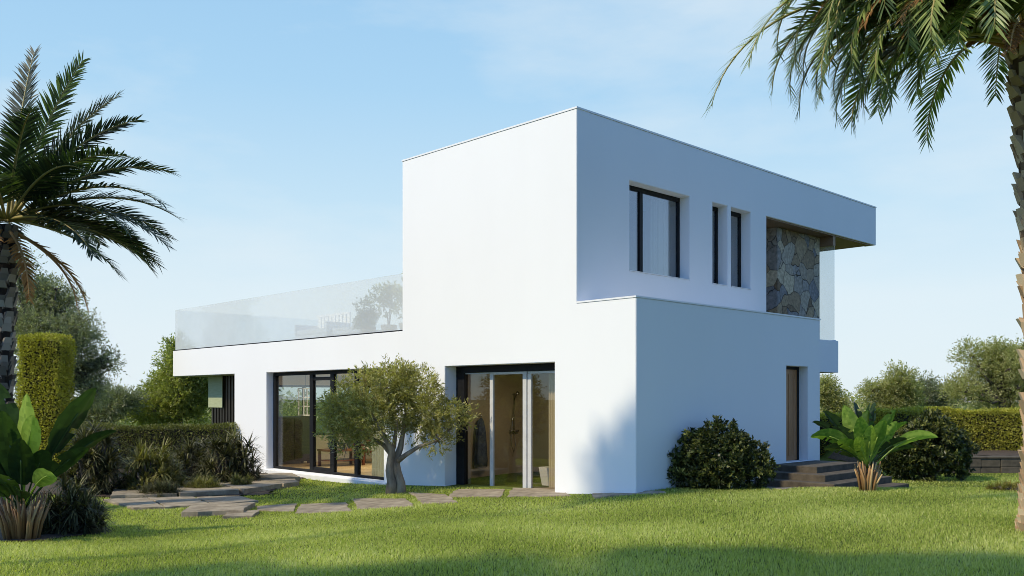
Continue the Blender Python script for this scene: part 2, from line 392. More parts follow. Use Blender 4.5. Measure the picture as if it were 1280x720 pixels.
def ground_z(x, y):
    x = np.asarray(x, float); y = np.asarray(y, float)
    z = -0.13 + 0.25 * sst(x, -4.5, 0.5) + 0.16 * sst(x, 0.5, 2.6)
    z = z - 0.22 * sst(x, 2.3, 3.6) * sst(y, 15.45, 16.7)
    near = (1 - sst(y, 9, 14))
    z = z * (1 - 0.45 * near) + 0.10 * near
    z = z + 0.018 * np.sin(x * 0.9 + 1.0) * np.cos(y * 0.7) * sst(y, 4, 6) * (1 - sst(y, 14, 16))
    # raised bed behind the low garden wall on the right
    z = z + 0.36 * sst(y - 21.7, 0, 0.15) * sst(x, 8.9, 9.4) * (1 - sst(y, 60, 120))
    # far country falls away a little
    r = np.sqrt(x * x + y * y)
    z = z - 1.2 * sst(r, 60, 400)
    return z

def gz(x, y): return float(ground_z(x, y))

def on_ground(px, py):
    """where the sight line through a photo pixel meets the ground"""
    r = (px - 640) / F_PX; s = (py - HORIZON) / F_PX
    d = 10.0
    for _ in range(60):
        d = d + 0.5 * ((CAM_Z - gz(r * d, d)) / s - d)
    return Vector((r * d, d, gz(r * d, d)))

def at(px, py, d): return Vector(((px - 640) / F_PX * d, d, CAM_Z - (py - HORIZON) / F_PX * d))

def grid_axis(lo, hi, step, far, grow=1.25):
    a = list(np.arange(lo, hi + 1e-6, step)); s = step
    while a[-1] < far: s *= grow; a.append(a[-1] + s)
    s = step
    while a[0] > -far: s *= grow; a.insert(0, a[0] - s)
    return np.array(a)
gx = grid_axis(-14, 16, 0.25, 1800); gy = grid_axis(0, 30, 0.25, 1800)
GX, GY = np.meshgrid(gx, gy)
GZ = ground_z(GX, GY)
nx, ny = len(gx), len(gy)
ii = np.arange(ny - 1)[:, None] * nx + np.arange(nx - 1)[None, :]
quads = np.stack([ii, ii + 1, ii + nx + 1, ii + nx], -1).reshape(-1, 4)

def soil_mat():
    m, t, out = base_mat('lawn_soil')
    tcn = N(t, 'ShaderNodeTexCoord')
    n = N(t, 'ShaderNodeTexNoise', Scale=0.9, Detail=8.0, Roughness=0.65); t.links.new(tcn.outputs['Object'], n.inputs['Vector'])
    col = ramp(t, n.outputs['Fac'], [(0.3, (0.055, 0.085, 0.016)), (0.7, (0.12, 0.15, 0.03))])
    n2 = N(t, 'ShaderNodeTexNoise', Scale=45.0, Detail=5.0); t.links.new(tcn.outputs['Object'], n2.inputs['Vector'])
    p = N(t, 'ShaderNodeBsdfPrincipled', Roughness=0.95); p.inputs['Specular IOR Level'].default_value = 0.1
    t.links.new(col, p.inputs['Base Color'])
    b = N(t, 'ShaderNodeBump', Strength=0.8, Distance=0.03); t.links.new(n2.outputs['Fac'], b.inputs['Height']); t.links.new(b.outputs[0], p.inputs['Normal'])
    t.links.new(p.outputs[0], out.inputs[0]); return m
tag(np_mesh('ground', np.stack([GX, GY, GZ], -1).reshape(-1, 3), [quads], soil_mat(), smooth=True), kind='structure')

# far hills
hx = np.linspace(-900, 900, 160); prof = 6 + 5 * np.sin(hx * 0.011 + 1) + 4 * np.sin(hx * 0.023) + 2 * np.sin(hx * 0.06)
prof = np.maximum(prof, 1.5)
HV = []
for k, (f, dy) in enumerate([(0, 0), (0.55, 40), (1, 110), (0.5, 220), (0, 320)]):
    HV.append(np.stack([hx * (1 + dy / 900), np.full_like(hx, 620 + dy), -2 + prof * f + 0.0 * hx], -1))
HV = np.concatenate(HV); n_ = len(hx)
hq = np.concatenate([np.stack([np.arange(n_ - 1) + k * n_, np.arange(1, n_) + k * n_, np.arange(1, n_) + (k + 1) * n_, np.arange(n_ - 1) + (k + 1) * n_], -1) for k in range(4)])
tag(np_mesh('hills', HV, [hq], surf_mat('dry_hills', (0.30, 0.27, 0.22), (0.42, 0.38, 0.33), 0.02, 0.9), smooth=True), kind='structure')

# ------------------------------------------------------------------ the house
P0 = Vector((2.035, 14.9, 0)); TH = math.atan2(0.697, 0.717)
def H2W(x, y, z=0.0):
    return Vector((P0.x + 0.717 * x - 0.697 * y, P0.y + 0.697 * x + 0.717 * y, z))
def W2H(X, Y):
    dx, dy = X - P0.x, Y - P0.y; return dx * 0.717 + dy * 0.697, -dx * 0.697 + dy * 0.717

house = thing('modern_house', 'white flat-roofed two-storey house with terrace and stone-clad corner', 'house', (P0.x, P0.y, 0), TH)
ST = M['stucco']
Y_UP0, Y_UP1, Y_COL0, Y_COL1, Y_END = 1.30, 6.28, 12.06, 13.79, 17.7
Z_LOW, Z_TER, Z_TOP, Z_SOF, Z_CAN = 3.48, 3.26, 6.88, 2.49, 5.87
D1 = (1.83, 4.87, 0.02, 2.47); D2 = (6.95, Y_COL0, 0.0, Z_SOF)
def front(a, z):
    if a < Y_UP0: ok = z < Z_LOW
    elif a < Y_UP1: ok = z < Z_TOP
    elif a < Y_COL1: ok = z < Z_TER
    else: ok = Z_SOF < z < Z_TER
    for d in (D1, D2):
        if d[0] < a < d[1] and d[2] < z < d[3]: ok = False
    return ok
panel('front_wall', ST, house, 'y', 0.0, 0.34, [0, Y_UP0, D1[0], D1[1], Y_UP1, D2[0], D2[1], Y_COL1, Y_END], [-0.5, D2[2], D1[2], D1[3], Z_SOF, Z_TER, Z_LOW, Z_TOP], front)
SD = (4.874, 5.76, 0.53, 2.48)
panel('side_wall', ST, house, 'x', 0.0, 0.30, [0.34, SD[0], SD[1], 6.28], [-0.5, SD[2], SD[3], Z_LOW], lambda a, z: not (SD[0] < a < SD[1] and SD[2] < z < SD[3]))
WA = (1.47, 3.39, 4.19, 5.87); WB = (4.206, 4.77, 4.19, 5.88); WC = (4.905, 5.68, 4.19, 5.88)
X_UPE = 6.34; X_CAN = 11.92
def upper(a, z):
    if a > X_UPE: return z > Z_CAN + 0.02
    for w in (WA, WB, WC):
        if w[0] < a < w[1] and w[2] < z < w[3]: return False
    return True
panel('upper_side_wall', ST, house, 'x', Y_UP0, Y_UP0 + 0.30, [0.34] + [c for w in (WA, WB, WC) for c in w[:2]] + [X_UPE, X_CAN], [3.30, WA[2], WA[3], WB[3], Z_CAN + 0.02, Z_TOP], upper)
# walls and roofs behind what one sees first
box('upper_end_wall', ST, house, X_UPE - 0.3, X_UPE, Y_UP0 + 0.302, Y_UP1 - 0.3, 3.28, Z_CAN + 0.02)
panel('upper_rear_wall', ST, house, 'x', Y_UP1, Y_UP1 - 0.298, [0.342, 1.4, 4.2, X_UPE], [3.28, 5.5, Z_CAN + 0.02], lambda a, z: True)
box('upper_roof', ST, house, 0.342, X_CAN - 0.002, Y_UP0 + 0.302, Y_UP1 - 0.002, Z_CAN + 0.03, 6.72)
box('soffit', M['wood_soffit'], house, X_UPE + 0.004, X_CAN - 0.25, Y_UP0 + 0.05, Y_UP1 - 0.25, Z_CAN - 0.01, Z_CAN + 0.018)
box('lower_roof', ST, house, 0.342, 6.279, 0.302, Y_UP1, Z_SOF + 0.015, 3.27)
box('terrace_slab', ST, house, 0.342, 8.0, Y_UP1 + 0.003, Y_END - 0.002, Z_SOF + 0.004, 3.16)
box('balcony', ST, house, 6.283, 9.78, Y_UP0, 5.5, 2.46, 3.25, 0.008)
# parapet caps: a few millimetres proud of the walls
cp = MB()
cp.box(-0.012, 0.36, -0.012, Y_UP0 - 0.002, Z_LOW + 0.001, Z_LOW + 0.03); cp.box(0.362, 6.292, -0.012, 0.32, Z_LOW + 0.001, Z_LOW + 0.03)
cp.build('coping', M['coping'], house)
cp = MB()
cp.box(-0.012, 0.36, Y_UP0 - 0.012, Y_UP1 + 0.012, Z_TOP + 0.001, Z_TOP + 0.032); cp.box(0.362, X_CAN + 0.012, Y_UP0 - 0.012, Y_UP0 + 0.32, Z_TOP + 0.001, Z_TOP + 0.032)
cp.build('coping', M['coping'], house)
box('coping', M['frame'], house, 0.012, 0.10, Y_UP1 + 0.003, Y_END - 0.01, Z_TER + 0.001, Z_TER + 0.028)
# stone-clad corner and glass screen on the balcony
box('stone_wall', M['stone'], house, 7.53, 9.60, 1.70, 3.0, 3.25, Z_CAN - 0.012, 0.015)
gs = box('glass_screen', M['screen'], house, 9.68, 9.70, 1.36, 4.6, 3.27, 5.62)
box('rail', M['coping'], gs, 9.66, 9.72, 1.33, 4.6, 3.252, 3.272)
box('header', M['wood_soffit'], gs, 9.62, 9.74, 1.36, 4.6, 5.622, Z_CAN - 0.012)
# terrace balustrade panes
box('balustrade_pane', M['balu'], house, 0.05, 0.066, Y_UP1 + 0.02, Y_END - 0.05, Z_TER + 0.03, 4.50)
for i in range(3):
    box('balustrade_pane', M['screen'], house, 0.08 + i * 2.6, 0.08 + i * 2.6 + 2.58, Y_END - 0.07, Y_END - 0.054, 3.165, 4.50)
    # rear run
for i in range(4):
    a0 = Y_UP1 + 0.02 + i * 2.83
    box('balustrade_pane', M['screen'], house, 7.92, 7.936, a0, a0 + 2.81, 3.165, 4.50)

# --- ground-floor rooms
FL = M['wood_floor']
box('living_floor', FL, house, 0.342, 6.0, 6.6, 13.49, -0.25, 0.0)
def endw(a, z): return not (0.55 < a < 5.2 and 0.75 < z < 2.2)
panel('living_end_wall', M['plaster_in'], house, 'x', 13.488, 13.786, [0.342, 0.55, 5.2, 6.3], [-0.5, 0.75, 2.2, Z_SOF + 0.002], endw)
panel('living_rear_wall', M['plaster_in'], house, 'y', 6.0, 6.3, [6.6, 7.2, 12.6, 13.487], [-0.5, 0.0, 2.3, Z_SOF + 0.002], lambda a, z: not (7.2 < a < 12.6 and 0.0 < z < 2.3))
box('dividing_wall', M['plaster_in'], house, 0.342, 6.3, 6.10, 6.598, -0.5, Z_SOF + 0.002)
box('living_ceiling', M['ceiling'], house, 0.345, 5.998, 6.602, 13.486, Z_SOF - 0.02, Z_SOF + 0.001)
f = MB()
for a0, a1, z0, z1 in ((0.55, 5.2, 0.75, 0.81), (0.55, 5.2, 2.14, 2.2), (0.55, 0.61, 0.81, 2.14), (5.14, 5.2, 0.81, 2.14), (2.02, 2.08, 0.81, 2.14), (3.56, 3.62, 0.81, 2.14)):
    f.box(a0, a1, 13.60, 13.66, z0, z1)
w = f.build('window', M['frame'], house); box('pane', M['glass'], w, 0.6, 5.15, 13.625, 13.635, 0.8, 2.15)
# sliding doors of the living room
f = MB(); X0, X1 = 0.20, 0.29
f.box(X0, X1, D2[0], D2[1], 0.0, 0.06); f.box(X0, X1, D2[0], D2[1], Z_SOF - 0.085, Z_SOF)
for c, w_ in ((12.0, 0.12), (10.22, 0.15), (9.30, 0.15), (8.30, 0.13), (7.0, 0.10)):
    f.box(X0 - 0.003, X1 + 0.003, c - w_ / 2, c + w_ / 2, 0.06, Z_SOF - 0.085)
f.box(X0 + 0.01, X1 - 0.01, 9.375, 10.145, 2.26, 2.34); f.box(X0 + 0.01, X1 - 0.01, 9.375, 10.145, 0.06, 0.14)
w = f.build('sliding_door', M['frame'], house, 0.004)
for a0, a1 in ((10.29, 11.94), (9.37, 10.15), (8.36, 9.23), (7.05, 8.24)):
    box('pane', M['glass'], w, 0.236, 0.248, a0, a1, 0.06, Z_SOF - 0.085)
hd = MB(); hd.tube([(0.16, 9.42, 0.95), (0.16, 9.42, 1.25)], 0.012); hd.box(0.16, 0.205, 9.41, 9.43, 0.98, 1.0); hd.box(0.16, 0.205, 9.41, 9.43, 1.2, 1.22); hd.build('handle', M['chrome'], w)
# white threshold below the doors
box('threshold', M['white_paint'], house, -0.10, -0.002, 6.75, 12.2, -0.35, -0.02, 0.01)

# bathroom door
box('bath_floor', M['tan_tile'], house, 0.342, 3.2, 1.0, 5.6, -0.25, 0.02)
box('bath_end_wall', M['tan_tile'], house, 0.342, 3.4, 5.602, 6.098, -0.25, Z_SOF + 0.012)
box('bath_rear_wall', M['tan_tile'], house, 3.202, 3.4, 1.0, 5.6, -0.25, Z_SOF + 0.012)
box('bath_wall', M['tan_tile'], house, 0.342, 3.4, 0.7, 0.998, -0.25, Z_SOF + 0.012)
f = MB(); X0, X1 = 0.30, 0.40
f.box(X0, X1, D1[0], D1[1], 2.335, D1[3]); f.box(X0, X1, 4.62, D1[1], 0.02, 2.335); f.box(X0, X1, D1[0], 4.62, 0.02, 0.05)
f.box(X0, X1, D1[0], D1[0] + 0.06, 0.05, 2.335)
w = f.build('bath_door', M['frame'], house, 0.004)
def sash(y0, y1, x, left, right):
    b = MB()
    b.box(x, x + 0.05, y0, y1, 2.285, 2.333); b.box(x, x + 0.05, y0, y1, 0.05, 0.09)
    b.box(x - 0.004, x + 0.054, y0, y0 + right, 0.09, 2.285); b.box(x - 0.004, x + 0.054, y1 - left, y1, 0.09, 2.285)
    b.build('sash', M['sash'], w, 0.003)
    box('pane', M['glass_brown'], w, x + 0.02, x + 0.03, y0 + right, y1 - left, 0.09, 2.285)
b = MB(); b.box(0.33, 0.36, 3.88, 4.62, 2.31, 2.333); b.build('sash', M['sash'], w)
box('pane', M['glass_brown'], w, 0.35, 0.36, 3.885, 4.62, 0.05, 2.31)
sash(2.86, 3.88, 0.325, 0.09, 0.10); sash(1.90, 2.84, 0.335, 0.09, 0.09)

# upper windows
def window(wd, mull, split=None):
    x0, x1, z0, z1 = wd; y0, y1 = Y_UP0 + 0.235, Y_UP0 + 0.295; t = 0.07; b = MB()
    b.box(x0, x1, y0, y1, z1 - 0.085, z1); b.box(x0, x1, y0, y1, z0, z0 + 0.05)
    b.box(x0, x0 + t, y0 + 0.002, y1 - 0.002, z0 + 0.05, z1 - 0.085); b.box(x1 - t, x1, y0 + 0.002, y1 - 0.002, z0 + 0.05, z1 - 0.085)
    for m in mull: b.box(m - 0.05, m + 0.05, y0 - 0.004, y1 + 0.004, z0 + 0.05, z1 - 0.085)
    wo = b.build('window', M['frame'], house, 0.004)
    xs = [x0 + t] + [c for m in mull for c in (m - 0.05, m + 0.05)] + [x1 - t]
    for k in range(0, len(xs), 2):
        box('pane', M['sky_glass'], wo, xs[k], xs[k + 1], y0 + 0.025, y0 + 0.037, z0 + 0.05, z1 - 0.085)
    box('sill', M['white_paint'], wo, x0 + 0.01, x1 - 0.01, Y_UP0 - 0.012, y0 - 0.006, z0 + 0.001, z0 + 0.012)
window(WA, [2.12]); window(WB, []); window(WC, [])
# rooms behind the upper windows: floor and partitions
box('upper_floor', M['wood_floor'], house, 0.345, 6.03, 1.61, 5.97, 3.275, 3.35)
box('upper_partition', M['plaster_in'], house, 3.85, 4.0, 1.61, 5.97, 3.36, 5.86)
cu = MB()
for k in range(16): cu.tube([(2.75 + k * 0.04, 1.78 + 0.03 * math.sin(k * 1.7), 3.4), (2.75 + k * 0.04, 1.78 + 0.03 * math.sin(k * 1.7), 5.8)], 0.03, 6)
cu.build('curtain', M['curtain'], house)

# side entrance door
f = MB(); f.box(SD[0], SD[1], 0.2, 0.27, SD[3] - 0.06, SD[3]); f.box(SD[0], SD[0] + 0.05, 0.2, 0.27, SD[2], SD[3] - 0.06); f.box(SD[1] - 0.07, SD[1], 0.2, 0.27, SD[2], SD[3] - 0.06)
w = f.build('entrance_door', M['frame'], house, 0.003)
b = MB(); b.box(SD[0] + 0.05, SD[1] - 0.07, 0.215, 0.26, SD[2] + 0.01, SD[3] - 0.06)
for k in range(4): b.box(SD[0] + 0.09 + k * 0.19, SD[0] + 0.21 + k * 0.19, 0.208, 0.2149, SD[2] + 0.1, SD[3] - 0.15)
b.build('leaf', M['door_wood'], w, 0.003)
h = MB(); h.tube([(SD[0] + 0.12, 0.16, 1.4), (SD[0] + 0.12, 0.16, 1.75)], 0.014); h.box(SD[0] + 0.11, SD[0] + 0.13, 0.16, 0.21, 1.45, 1.47); h.box(SD[0] + 0.11, SD[0] + 0.13, 0.16, 0.21, 1.68, 1.70); h.build('handle', M['chrome'], w)

# slatted screen with a pale blind under the terrace slab
f = MB()
for k in range(13): f.box(0.78 + 0.004 * (k % 2), 0.83, 14.5 + k * 0.18, 14.5 + k * 0.18 + 0.10, 0.05, Z_SOF - 0.002)
f.box(0.77, 0.84, 14.45, 16.85, -0.05, 0.05)
sc_ = f.build('slatted_screen', M['wood_dark'], house)
box('blind', M['blind'], sc_, 0.72, 0.735, 15.95, 16.85, 1.55, Z_SOF - 0.004)

def hpt(x, y, z): return H2W(x, y, z)

# --- things inside, seen through the glass
def hthing(name, label, cat, x, y, z, rz=0.0, group=None):
    p = H2W(x, y, z); return thing(name, label, cat, p, TH + rz, group)

t = hthing('cabinet', 'tall dark wooden cabinet behind the leftmost glass door', 'cabinet', 1.35, 13.2, 0.0)
box('body', M['wood_dark'], t, -0.55, 0.55, -0.22, 0.22, 0.06, 1.32, 0.008)
for s in (-1, 1): box('door', M['wood_dark'], t, -0.53 if s < 0 else 0.012, -0.012 if s < 0 else 0.53, -0.242, -0.222, 0.1, 1.28, 0.006)
for sx in (-0.5, 0.5):
    for sy in (-0.17, 0.17): box('foot', M['wood_dark'], t, sx - 0.03, sx + 0.03, sy - 0.03, sy + 0.03, 0, 0.06)

t = hthing('console_table', 'low red-brown wooden table inside the living room', 'table', 2.0, 11.6, 0.0)
box('tabletop', M['wood_red'], t, -0.55, 0.55, -0.35, 0.35, 0.40, 0.46, 0.008)
for sx in (-0.5, 0.5):
    for sy in (-0.3, 0.3): box('leg', M['wood_red'], t, sx - 0.03, sx + 0.03, sy - 0.03, sy + 0.03, 0, 0.40)
box('shelf', M['wood_red'], t, -0.47, 0.47, -0.27, 0.27, 0.14, 0.17)
for k, (dx, dy, hh, lab) in enumerate([(-0.3, 0.05, 0.22, 'small blue glass vase on the left of the low table'), (0.22, -0.08, 0.30, 'taller blue glass vase on the right of the low table')]):
    v = MB(); v.lathe([(0.05, 0), (0.08, hh * 0.3), (0.06, hh * 0.7), (0.035, hh * 0.9), (0.05, hh)], 16)
    p = H2W(2.0 + dx, 11.6 + dy, 0.461); o = v.build('vase', M['towel'], None); o.location = p; tag(o, lab, 'vase')

t = hthing('armchair', 'dark wooden armchair with pale cushion behind the glass doors', 'chair', 3.1, 11.9, 0.0, 0.5)
box('cushion', M['curtain'], t, -0.3, 0.3, -0.3, 0.3, 0.36, 0.46, 0.03); box('backrest', M['wood_red'], t, -0.32, 0.32, 0.28, 0.33, 0.46, 0.95, 0.01)
box('seat_frame', M['wood_red'], t, -0.32, 0.32, -0.32, 0.32, 0.30, 0.355, 0.01)
for sx in (-0.29, 0.29):
    box('armrest', M['wood_red'], t, sx - 0.03, sx + 0.03, -0.32, 0.27, 0.62, 0.66, 0.008)
    for sy in (-0.28, 0.28): box('leg', M['wood_red'], t, sx - 0.025, sx + 0.025, sy - 0.025, sy + 0.025, 0, 0.30)

t = hthing('lantern', 'white box-frame pendant lantern hanging behind the leftmost glass door', 'lamp', 1.3, 12.3, 1.35)
b = MB()
for sx in (-0.13, 0.13):
    for sy in (-0.13, 0.13): b.box(sx - 0.015, sx + 0.015, sy - 0.015, sy + 0.015, 0, 0.75)
for z in (0.0, 0.24, 0.48, 0.72):
    b.box(-0.115, 0.115, -0.145, -0.118, z, z + 0.03); b.box(-0.115, 0.115, 0.118, 0.145, z, z + 0.03); b.box(-0.145, -0.118, -0.115, 0.115, z, z + 0.03); b.box(0.118, 0.145, -0.115, 0.115, z, z + 0.03)
b.build('frame', M['white_paint'], t)
b = MB(); b.tube([(0, 0, 0.74), (0, 0, Z_SOF - 1.35 - 0.02)], 0.008); b.box(-0.12, 0.12, -0.01, 0.01, 0.735, 0.748); b.build('cord', M['frame'], t)
def curtain_obj(x0, y0, y1, z0, z1, label):
    b = MB(); n = int((y1 - y0) / 0.06)
    ring = []
    for k in range(n * 4 + 1):
        a = y0 + (y1 - y0) * k / (n * 4); ring.append((0.03 * math.sin(k * math.pi / 2), a - y0))
    vs = []; fs = []
    for dx in (0, 0.004):
        for z in (0, z1 - z0): vs += [(x + dx, y, z) for x, y in ring]
    m_ = len(ring)
    for k in range(m_ - 1):
        fs.append((k, k + 1, m_ + k + 1, m_ + k)); fs.append((2 * m_ + k, 3 * m_ + k, 3 * m_ + k + 1, 2 * m_ + k + 1))
    b.add(vs, fs, True); o = b.build('curtain', M['curtain'], None)
    o.location = H2W(x0, y0, z0); o.rotation_euler = (0, 0, TH); return tag(o, label, 'curtain')
curtain_obj(0.45, 7.0, 8.0, 0.02, 2.45, 'beige curtain drawn behind the right end of the living-room glass')
curtain_obj(0.62, 1.9, 2.55, 0.03, 2.45, 'pale curtain at the right edge of the bathroom glass door')

t = hthing('shower_column', 'chrome shower column with hand shower on the tan bathroom wall', 'shower', 2.62, 5.6, 0.0)
b = MB(); b.tube([(0, -0.05, 1.05), (0, -0.05, 1.95)], 0.014); b.box(-0.012, 0.012, -0.05, 0, 1.9, 1.92); b.build('riser', M['chrome'], t)
b = MB(); b.tube([(-0.13, -0.06, 1.08), (0.13, -0.06, 1.08)], 0.025); b.box(-0.1, -0.07, -0.06, 0, 1.065, 1.095); b.box(0.07, 0.1, -0.06, 0, 1.065, 1.095); b.build('valve', M['chrome'], t)
b = MB(); b.tube([(0, -0.06, 1.8), (0.0, -0.14, 1.92), (0.0, -0.18, 1.94)], [0.014, 0.018, 0.05]); b.build('hand_shower', M['chrome'], t)
b = MB(); b.tube([(0.0, -0.08, 1.8), (-0.10, -0.09, 1.2), (-0.12, -0.09, 0.75), (-0.04, -0.09, 0.6), (0.02, -0.08, 0.75), (0.01, -0.06, 1.05)], 0.008); b.build('hose', M['chrome'], t)

b = MB(); ring = []
prof = [(0.02, 1.40), (0.08, 1.32), (0.13, 1.1), (0.15, 0.8), (0.17, 0.45), (0.16, 0.30)]
vs = []; fs = []; n = 20
for i, (r_, z) in enumerate(prof):
    for k in range(n):
        a = 2 * math.pi * k / n; q = 1 + 0.18 * math.sin(a * 5 + i * 0.3)
        vs.append((r_ * q * math.cos(a), 0.45 * r_ * q * math.sin(a) - 0.09, z))
for i in range(len(prof) - 1):
    for k in range(n): fs.append((i * n + k, i * n + (k + 1) % n, (i + 1) * n + (k + 1) % n, (i + 1) * n + k))
fs += [tuple(range(n)), tuple(range((len(prof) - 1) * n, len(prof) * n))]
b.add(vs, fs, True)
t = hthing('bathrobe', 'dark blue bathrobe hanging behind the bathroom glass door', 'bathrobe', 1.57, 5.6, 0.0)
b.build('cloth', M['towel'], t)
b = MB(); b.tube([(0, -0.002, 1.42), (0, -0.10, 1.42), (0, -0.11, 1.45)], 0.012); b.build('hook', M['chrome'], t)

b = MB(); b.prism([(-0.35, -0.75), (0.35, -0.75), (0.35, 0.75), (-0.35, 0.75)], 0, 0.5)
t = hthing('bathtub', 'white bathtub at the right end of the bathroom', 'bathtub', 1.25, 2.35, 0.02)
me = bpy.data.meshes.new('tub'); bm = bmesh.new()
bmesh.ops.create_cube(bm, size=1)
for v in bm.verts: v.co = Vector((v.co.x * (0.7 if v.co.z > 0 else 0.6), v.co.y * (1.5 if v.co.z > 0 else 1.36), (v.co.z + 0.5) * 0.46))
top = [f_ for f_ in bm.faces if f_.normal.z > 0.9]
r_ = bmesh.ops.inset_region(bm, faces=top, thickness=0.06)
ext = bmesh.ops.extrude_face_region(bm, geom=top)
for v in ext['geom']:
    if isinstance(v, bmesh.types.BMVert): v.co.z -= 0.36; v.co.x *= 0.85; v.co.y *= 0.9
bmesh.ops.delete(bm, geom=top, context='FACES')
bm.to_mesh(me); bm.free(); link('tub', me, M['white_paint'], t)

# --- ceiling lamps of the two rooms seen lit behind the glass
def ceiling_lamp(label, x, y, z, watts, size):
    t = hthing('ceiling_lamp', label, 'lamp', x, y, z)
    b = MB(); b.lathe([(0.17, -0.001), (0.18, -0.02), (0.18, -0.05), (0.165, -0.055)], 24); b.build('housing', M['white_paint'], t)
    m, nt_, out = base_mat('lit_lamp'); e = N(nt_, 'ShaderNodeEmission', Strength=3.0); e.inputs[0].default_value = (1.0, 0.78, 0.48, 1); nt_.links.new(e.outputs[0], out.inputs[0])
    b = MB(); b.lathe([(0.16, -0.056), (0.15, -0.07), (0.08, -0.078)], 24); b.build('diffuser', m, t)
    ld = bpy.data.lights.new('lamp_glow', 'AREA'); lo = bpy.data.objects.new('lamp_glow', ld); C.objects.link(lo); lo.parent = t
    ld.shape = 'DISK'; ld.size = size; ld.energy = watts; ld.color = (1.0, 0.87, 0.66); lo.location = (0, 0, -0.09)
ceiling_lamp('round warm ceiling lamp in the living room', 2.2, 10.3, Z_SOF - 0.02, 105, 0.3)
ceiling_lamp('round warm ceiling lamp in the bathroom', 1.7, 3.8, Z_SOF + 0.014, 19, 0.3)

# --- things on the terrace
t = hthing('outdoor_sofa', 'white slatted outdoor sofa behind the terrace glass', 'sofa', 0.75, 10.6, 3.16)
box('base', M['white_paint'], t, -0.35, 0.35, -0.75, 0.75, 0.10, 0.26, 0.01); box('cushion', M['fabric'], t, -0.33, 0.33, -0.72, 0.72, 0.262, 0.40, 0.04)
b = MB()
for k in range(9): b.box(0.33, 0.36, -0.74 + k * 0.165, -0.62 + k * 0.165, 0.27, 0.78)
b.box(0.325, 0.365, -0.75, 0.75, 0.78, 0.83); b.build('backrest', M['white_paint'], t)
for s in (-0.72, 0.72): box('armrest', M['white_paint'], t, -0.35, 0.32, s - 0.03, s + 0.03, 0.27, 0.55, 0.01)
for sx in (-0.3, 0.3):
    for sy in (-0.68, 0.68): box('leg', M['white_paint'], t, sx - 0.03, sx + 0.03, sy - 0.03, sy + 0.03, 0, 0.10)
t = hthing('sun_lounger', 'white sun lounger with raised back beside the terrace sofa', 'sun lounger', 0.85, 9.2, 3.16)
box('frame', M['white_paint'], t, -0.32, 0.32, -0.6, 0.8, 0.22, 0.30, 0.01); box('mattress', M['fabric'], t, -0.3, 0.3, -0.1, 0.78, 0.302, 0.38, 0.02)
b = MB(); b.add([(-0.3, -0.1, 0.302), (0.3, -0.1, 0.302), (0.3, -0.55, 0.78), (-0.3, -0.55, 0.78), (-0.3, -0.16, 0.24), (0.3, -0.16, 0.24), (0.3, -0.61, 0.72), (-0.3, -0.61, 0.72)],
    [(0, 1, 2, 3), (7, 6, 5, 4), (0, 4, 5, 1), (1, 5, 6, 2), (2, 6, 7, 3), (3, 7, 4, 0)]); b.build('backrest', M['fabric'], t)
for sx in (-0.28, 0.28):
    for sy in (-0.5, 0.7): box('leg', M['white_paint'], t, sx - 0.025, sx + 0.025, sy - 0.025, sy + 0.025, 0, 0.22)
t = hthing('wall_lamp', 'white boxy awning housing fixed above the terrace plants', 'awning', 1.0, Y_UP1 + 0.22, 4.10)
b = MB(); b.add([(-0.6, -0.2, 0.06), (0.9, -0.2, 0.06), (0.9, 0.35, -0.04), (-0.6, 0.35, -0.04), (-0.6, -0.2, 0.26), (0.9, -0.2, 0.26), (0.9, 0.35, 0.08), (-0.6, 0.35, 0.08)],
    [(0, 3, 2, 1), (4, 5, 6, 7), (0, 1, 5, 4), (1, 2, 6, 5), (2, 3, 7, 6), (3, 0, 4, 7)]); b.build('housing', M['white_paint'], t, 0.02)
b = MB(); b.box(-0.3, -0.24, -0.218, -0.2, 0.0, 0.3); b.box(0.5, 0.56, -0.218, -0.2, 0.0, 0.3); b.build('bracket', M['coping'], t)
t.name = 'awning'

# ------------------------------------------------------------------ foliage generators
def rand_unit(n):
    v = RNG.normal(size=(n, 3)); return v / np.linalg.norm(v, axis=1, keepdims=True)

def leaf_quads(P, D, Nn, L, W, fold=0.15):
    """leaf diamonds: base P, direction D, normal Nn"""
    D = D / np.linalg.norm(D, axis=1, keepdims=True)
    S = np.cross(D, Nn); S /= np.linalg.norm(S, axis=1, keepdims=True) + 1e-9
    U = np.cross(S, D)
    L = L[:, None]; W = W[:, None]
    a = P; b = P + D * L * 0.5 + S * W * 0.5 + U * W * fold; c = P + D * L; d = P + D * L * 0.5 - S * W * 0.5 + U * W * fold
    V = np.stack([a, b, c, d], 1).reshape(-1, 3); n = len(P)
    return V, np.arange(n * 4).reshape(n, 4)

def crown_pts(blobs, n_twigs, shell=0.45):
    """twig anchors inside overlapping blobs; outward directions"""
    vol = np.array([b[1][0] * b[1][1] * b[1][2] for b in blobs]) ** 0.8
    idx = RNG.choice(len(blobs), n_twigs, p=vol / vol.sum())
    c = np.array([b[0] for b in blobs])[idx]; r = np.array([b[1] for b in blobs])[idx]
    u = rand_unit(n_twigs); rad = shell + (1 - shell) * RNG.random(n_twigs) ** 0.6
    return c + u * r * rad[:, None], u, rad

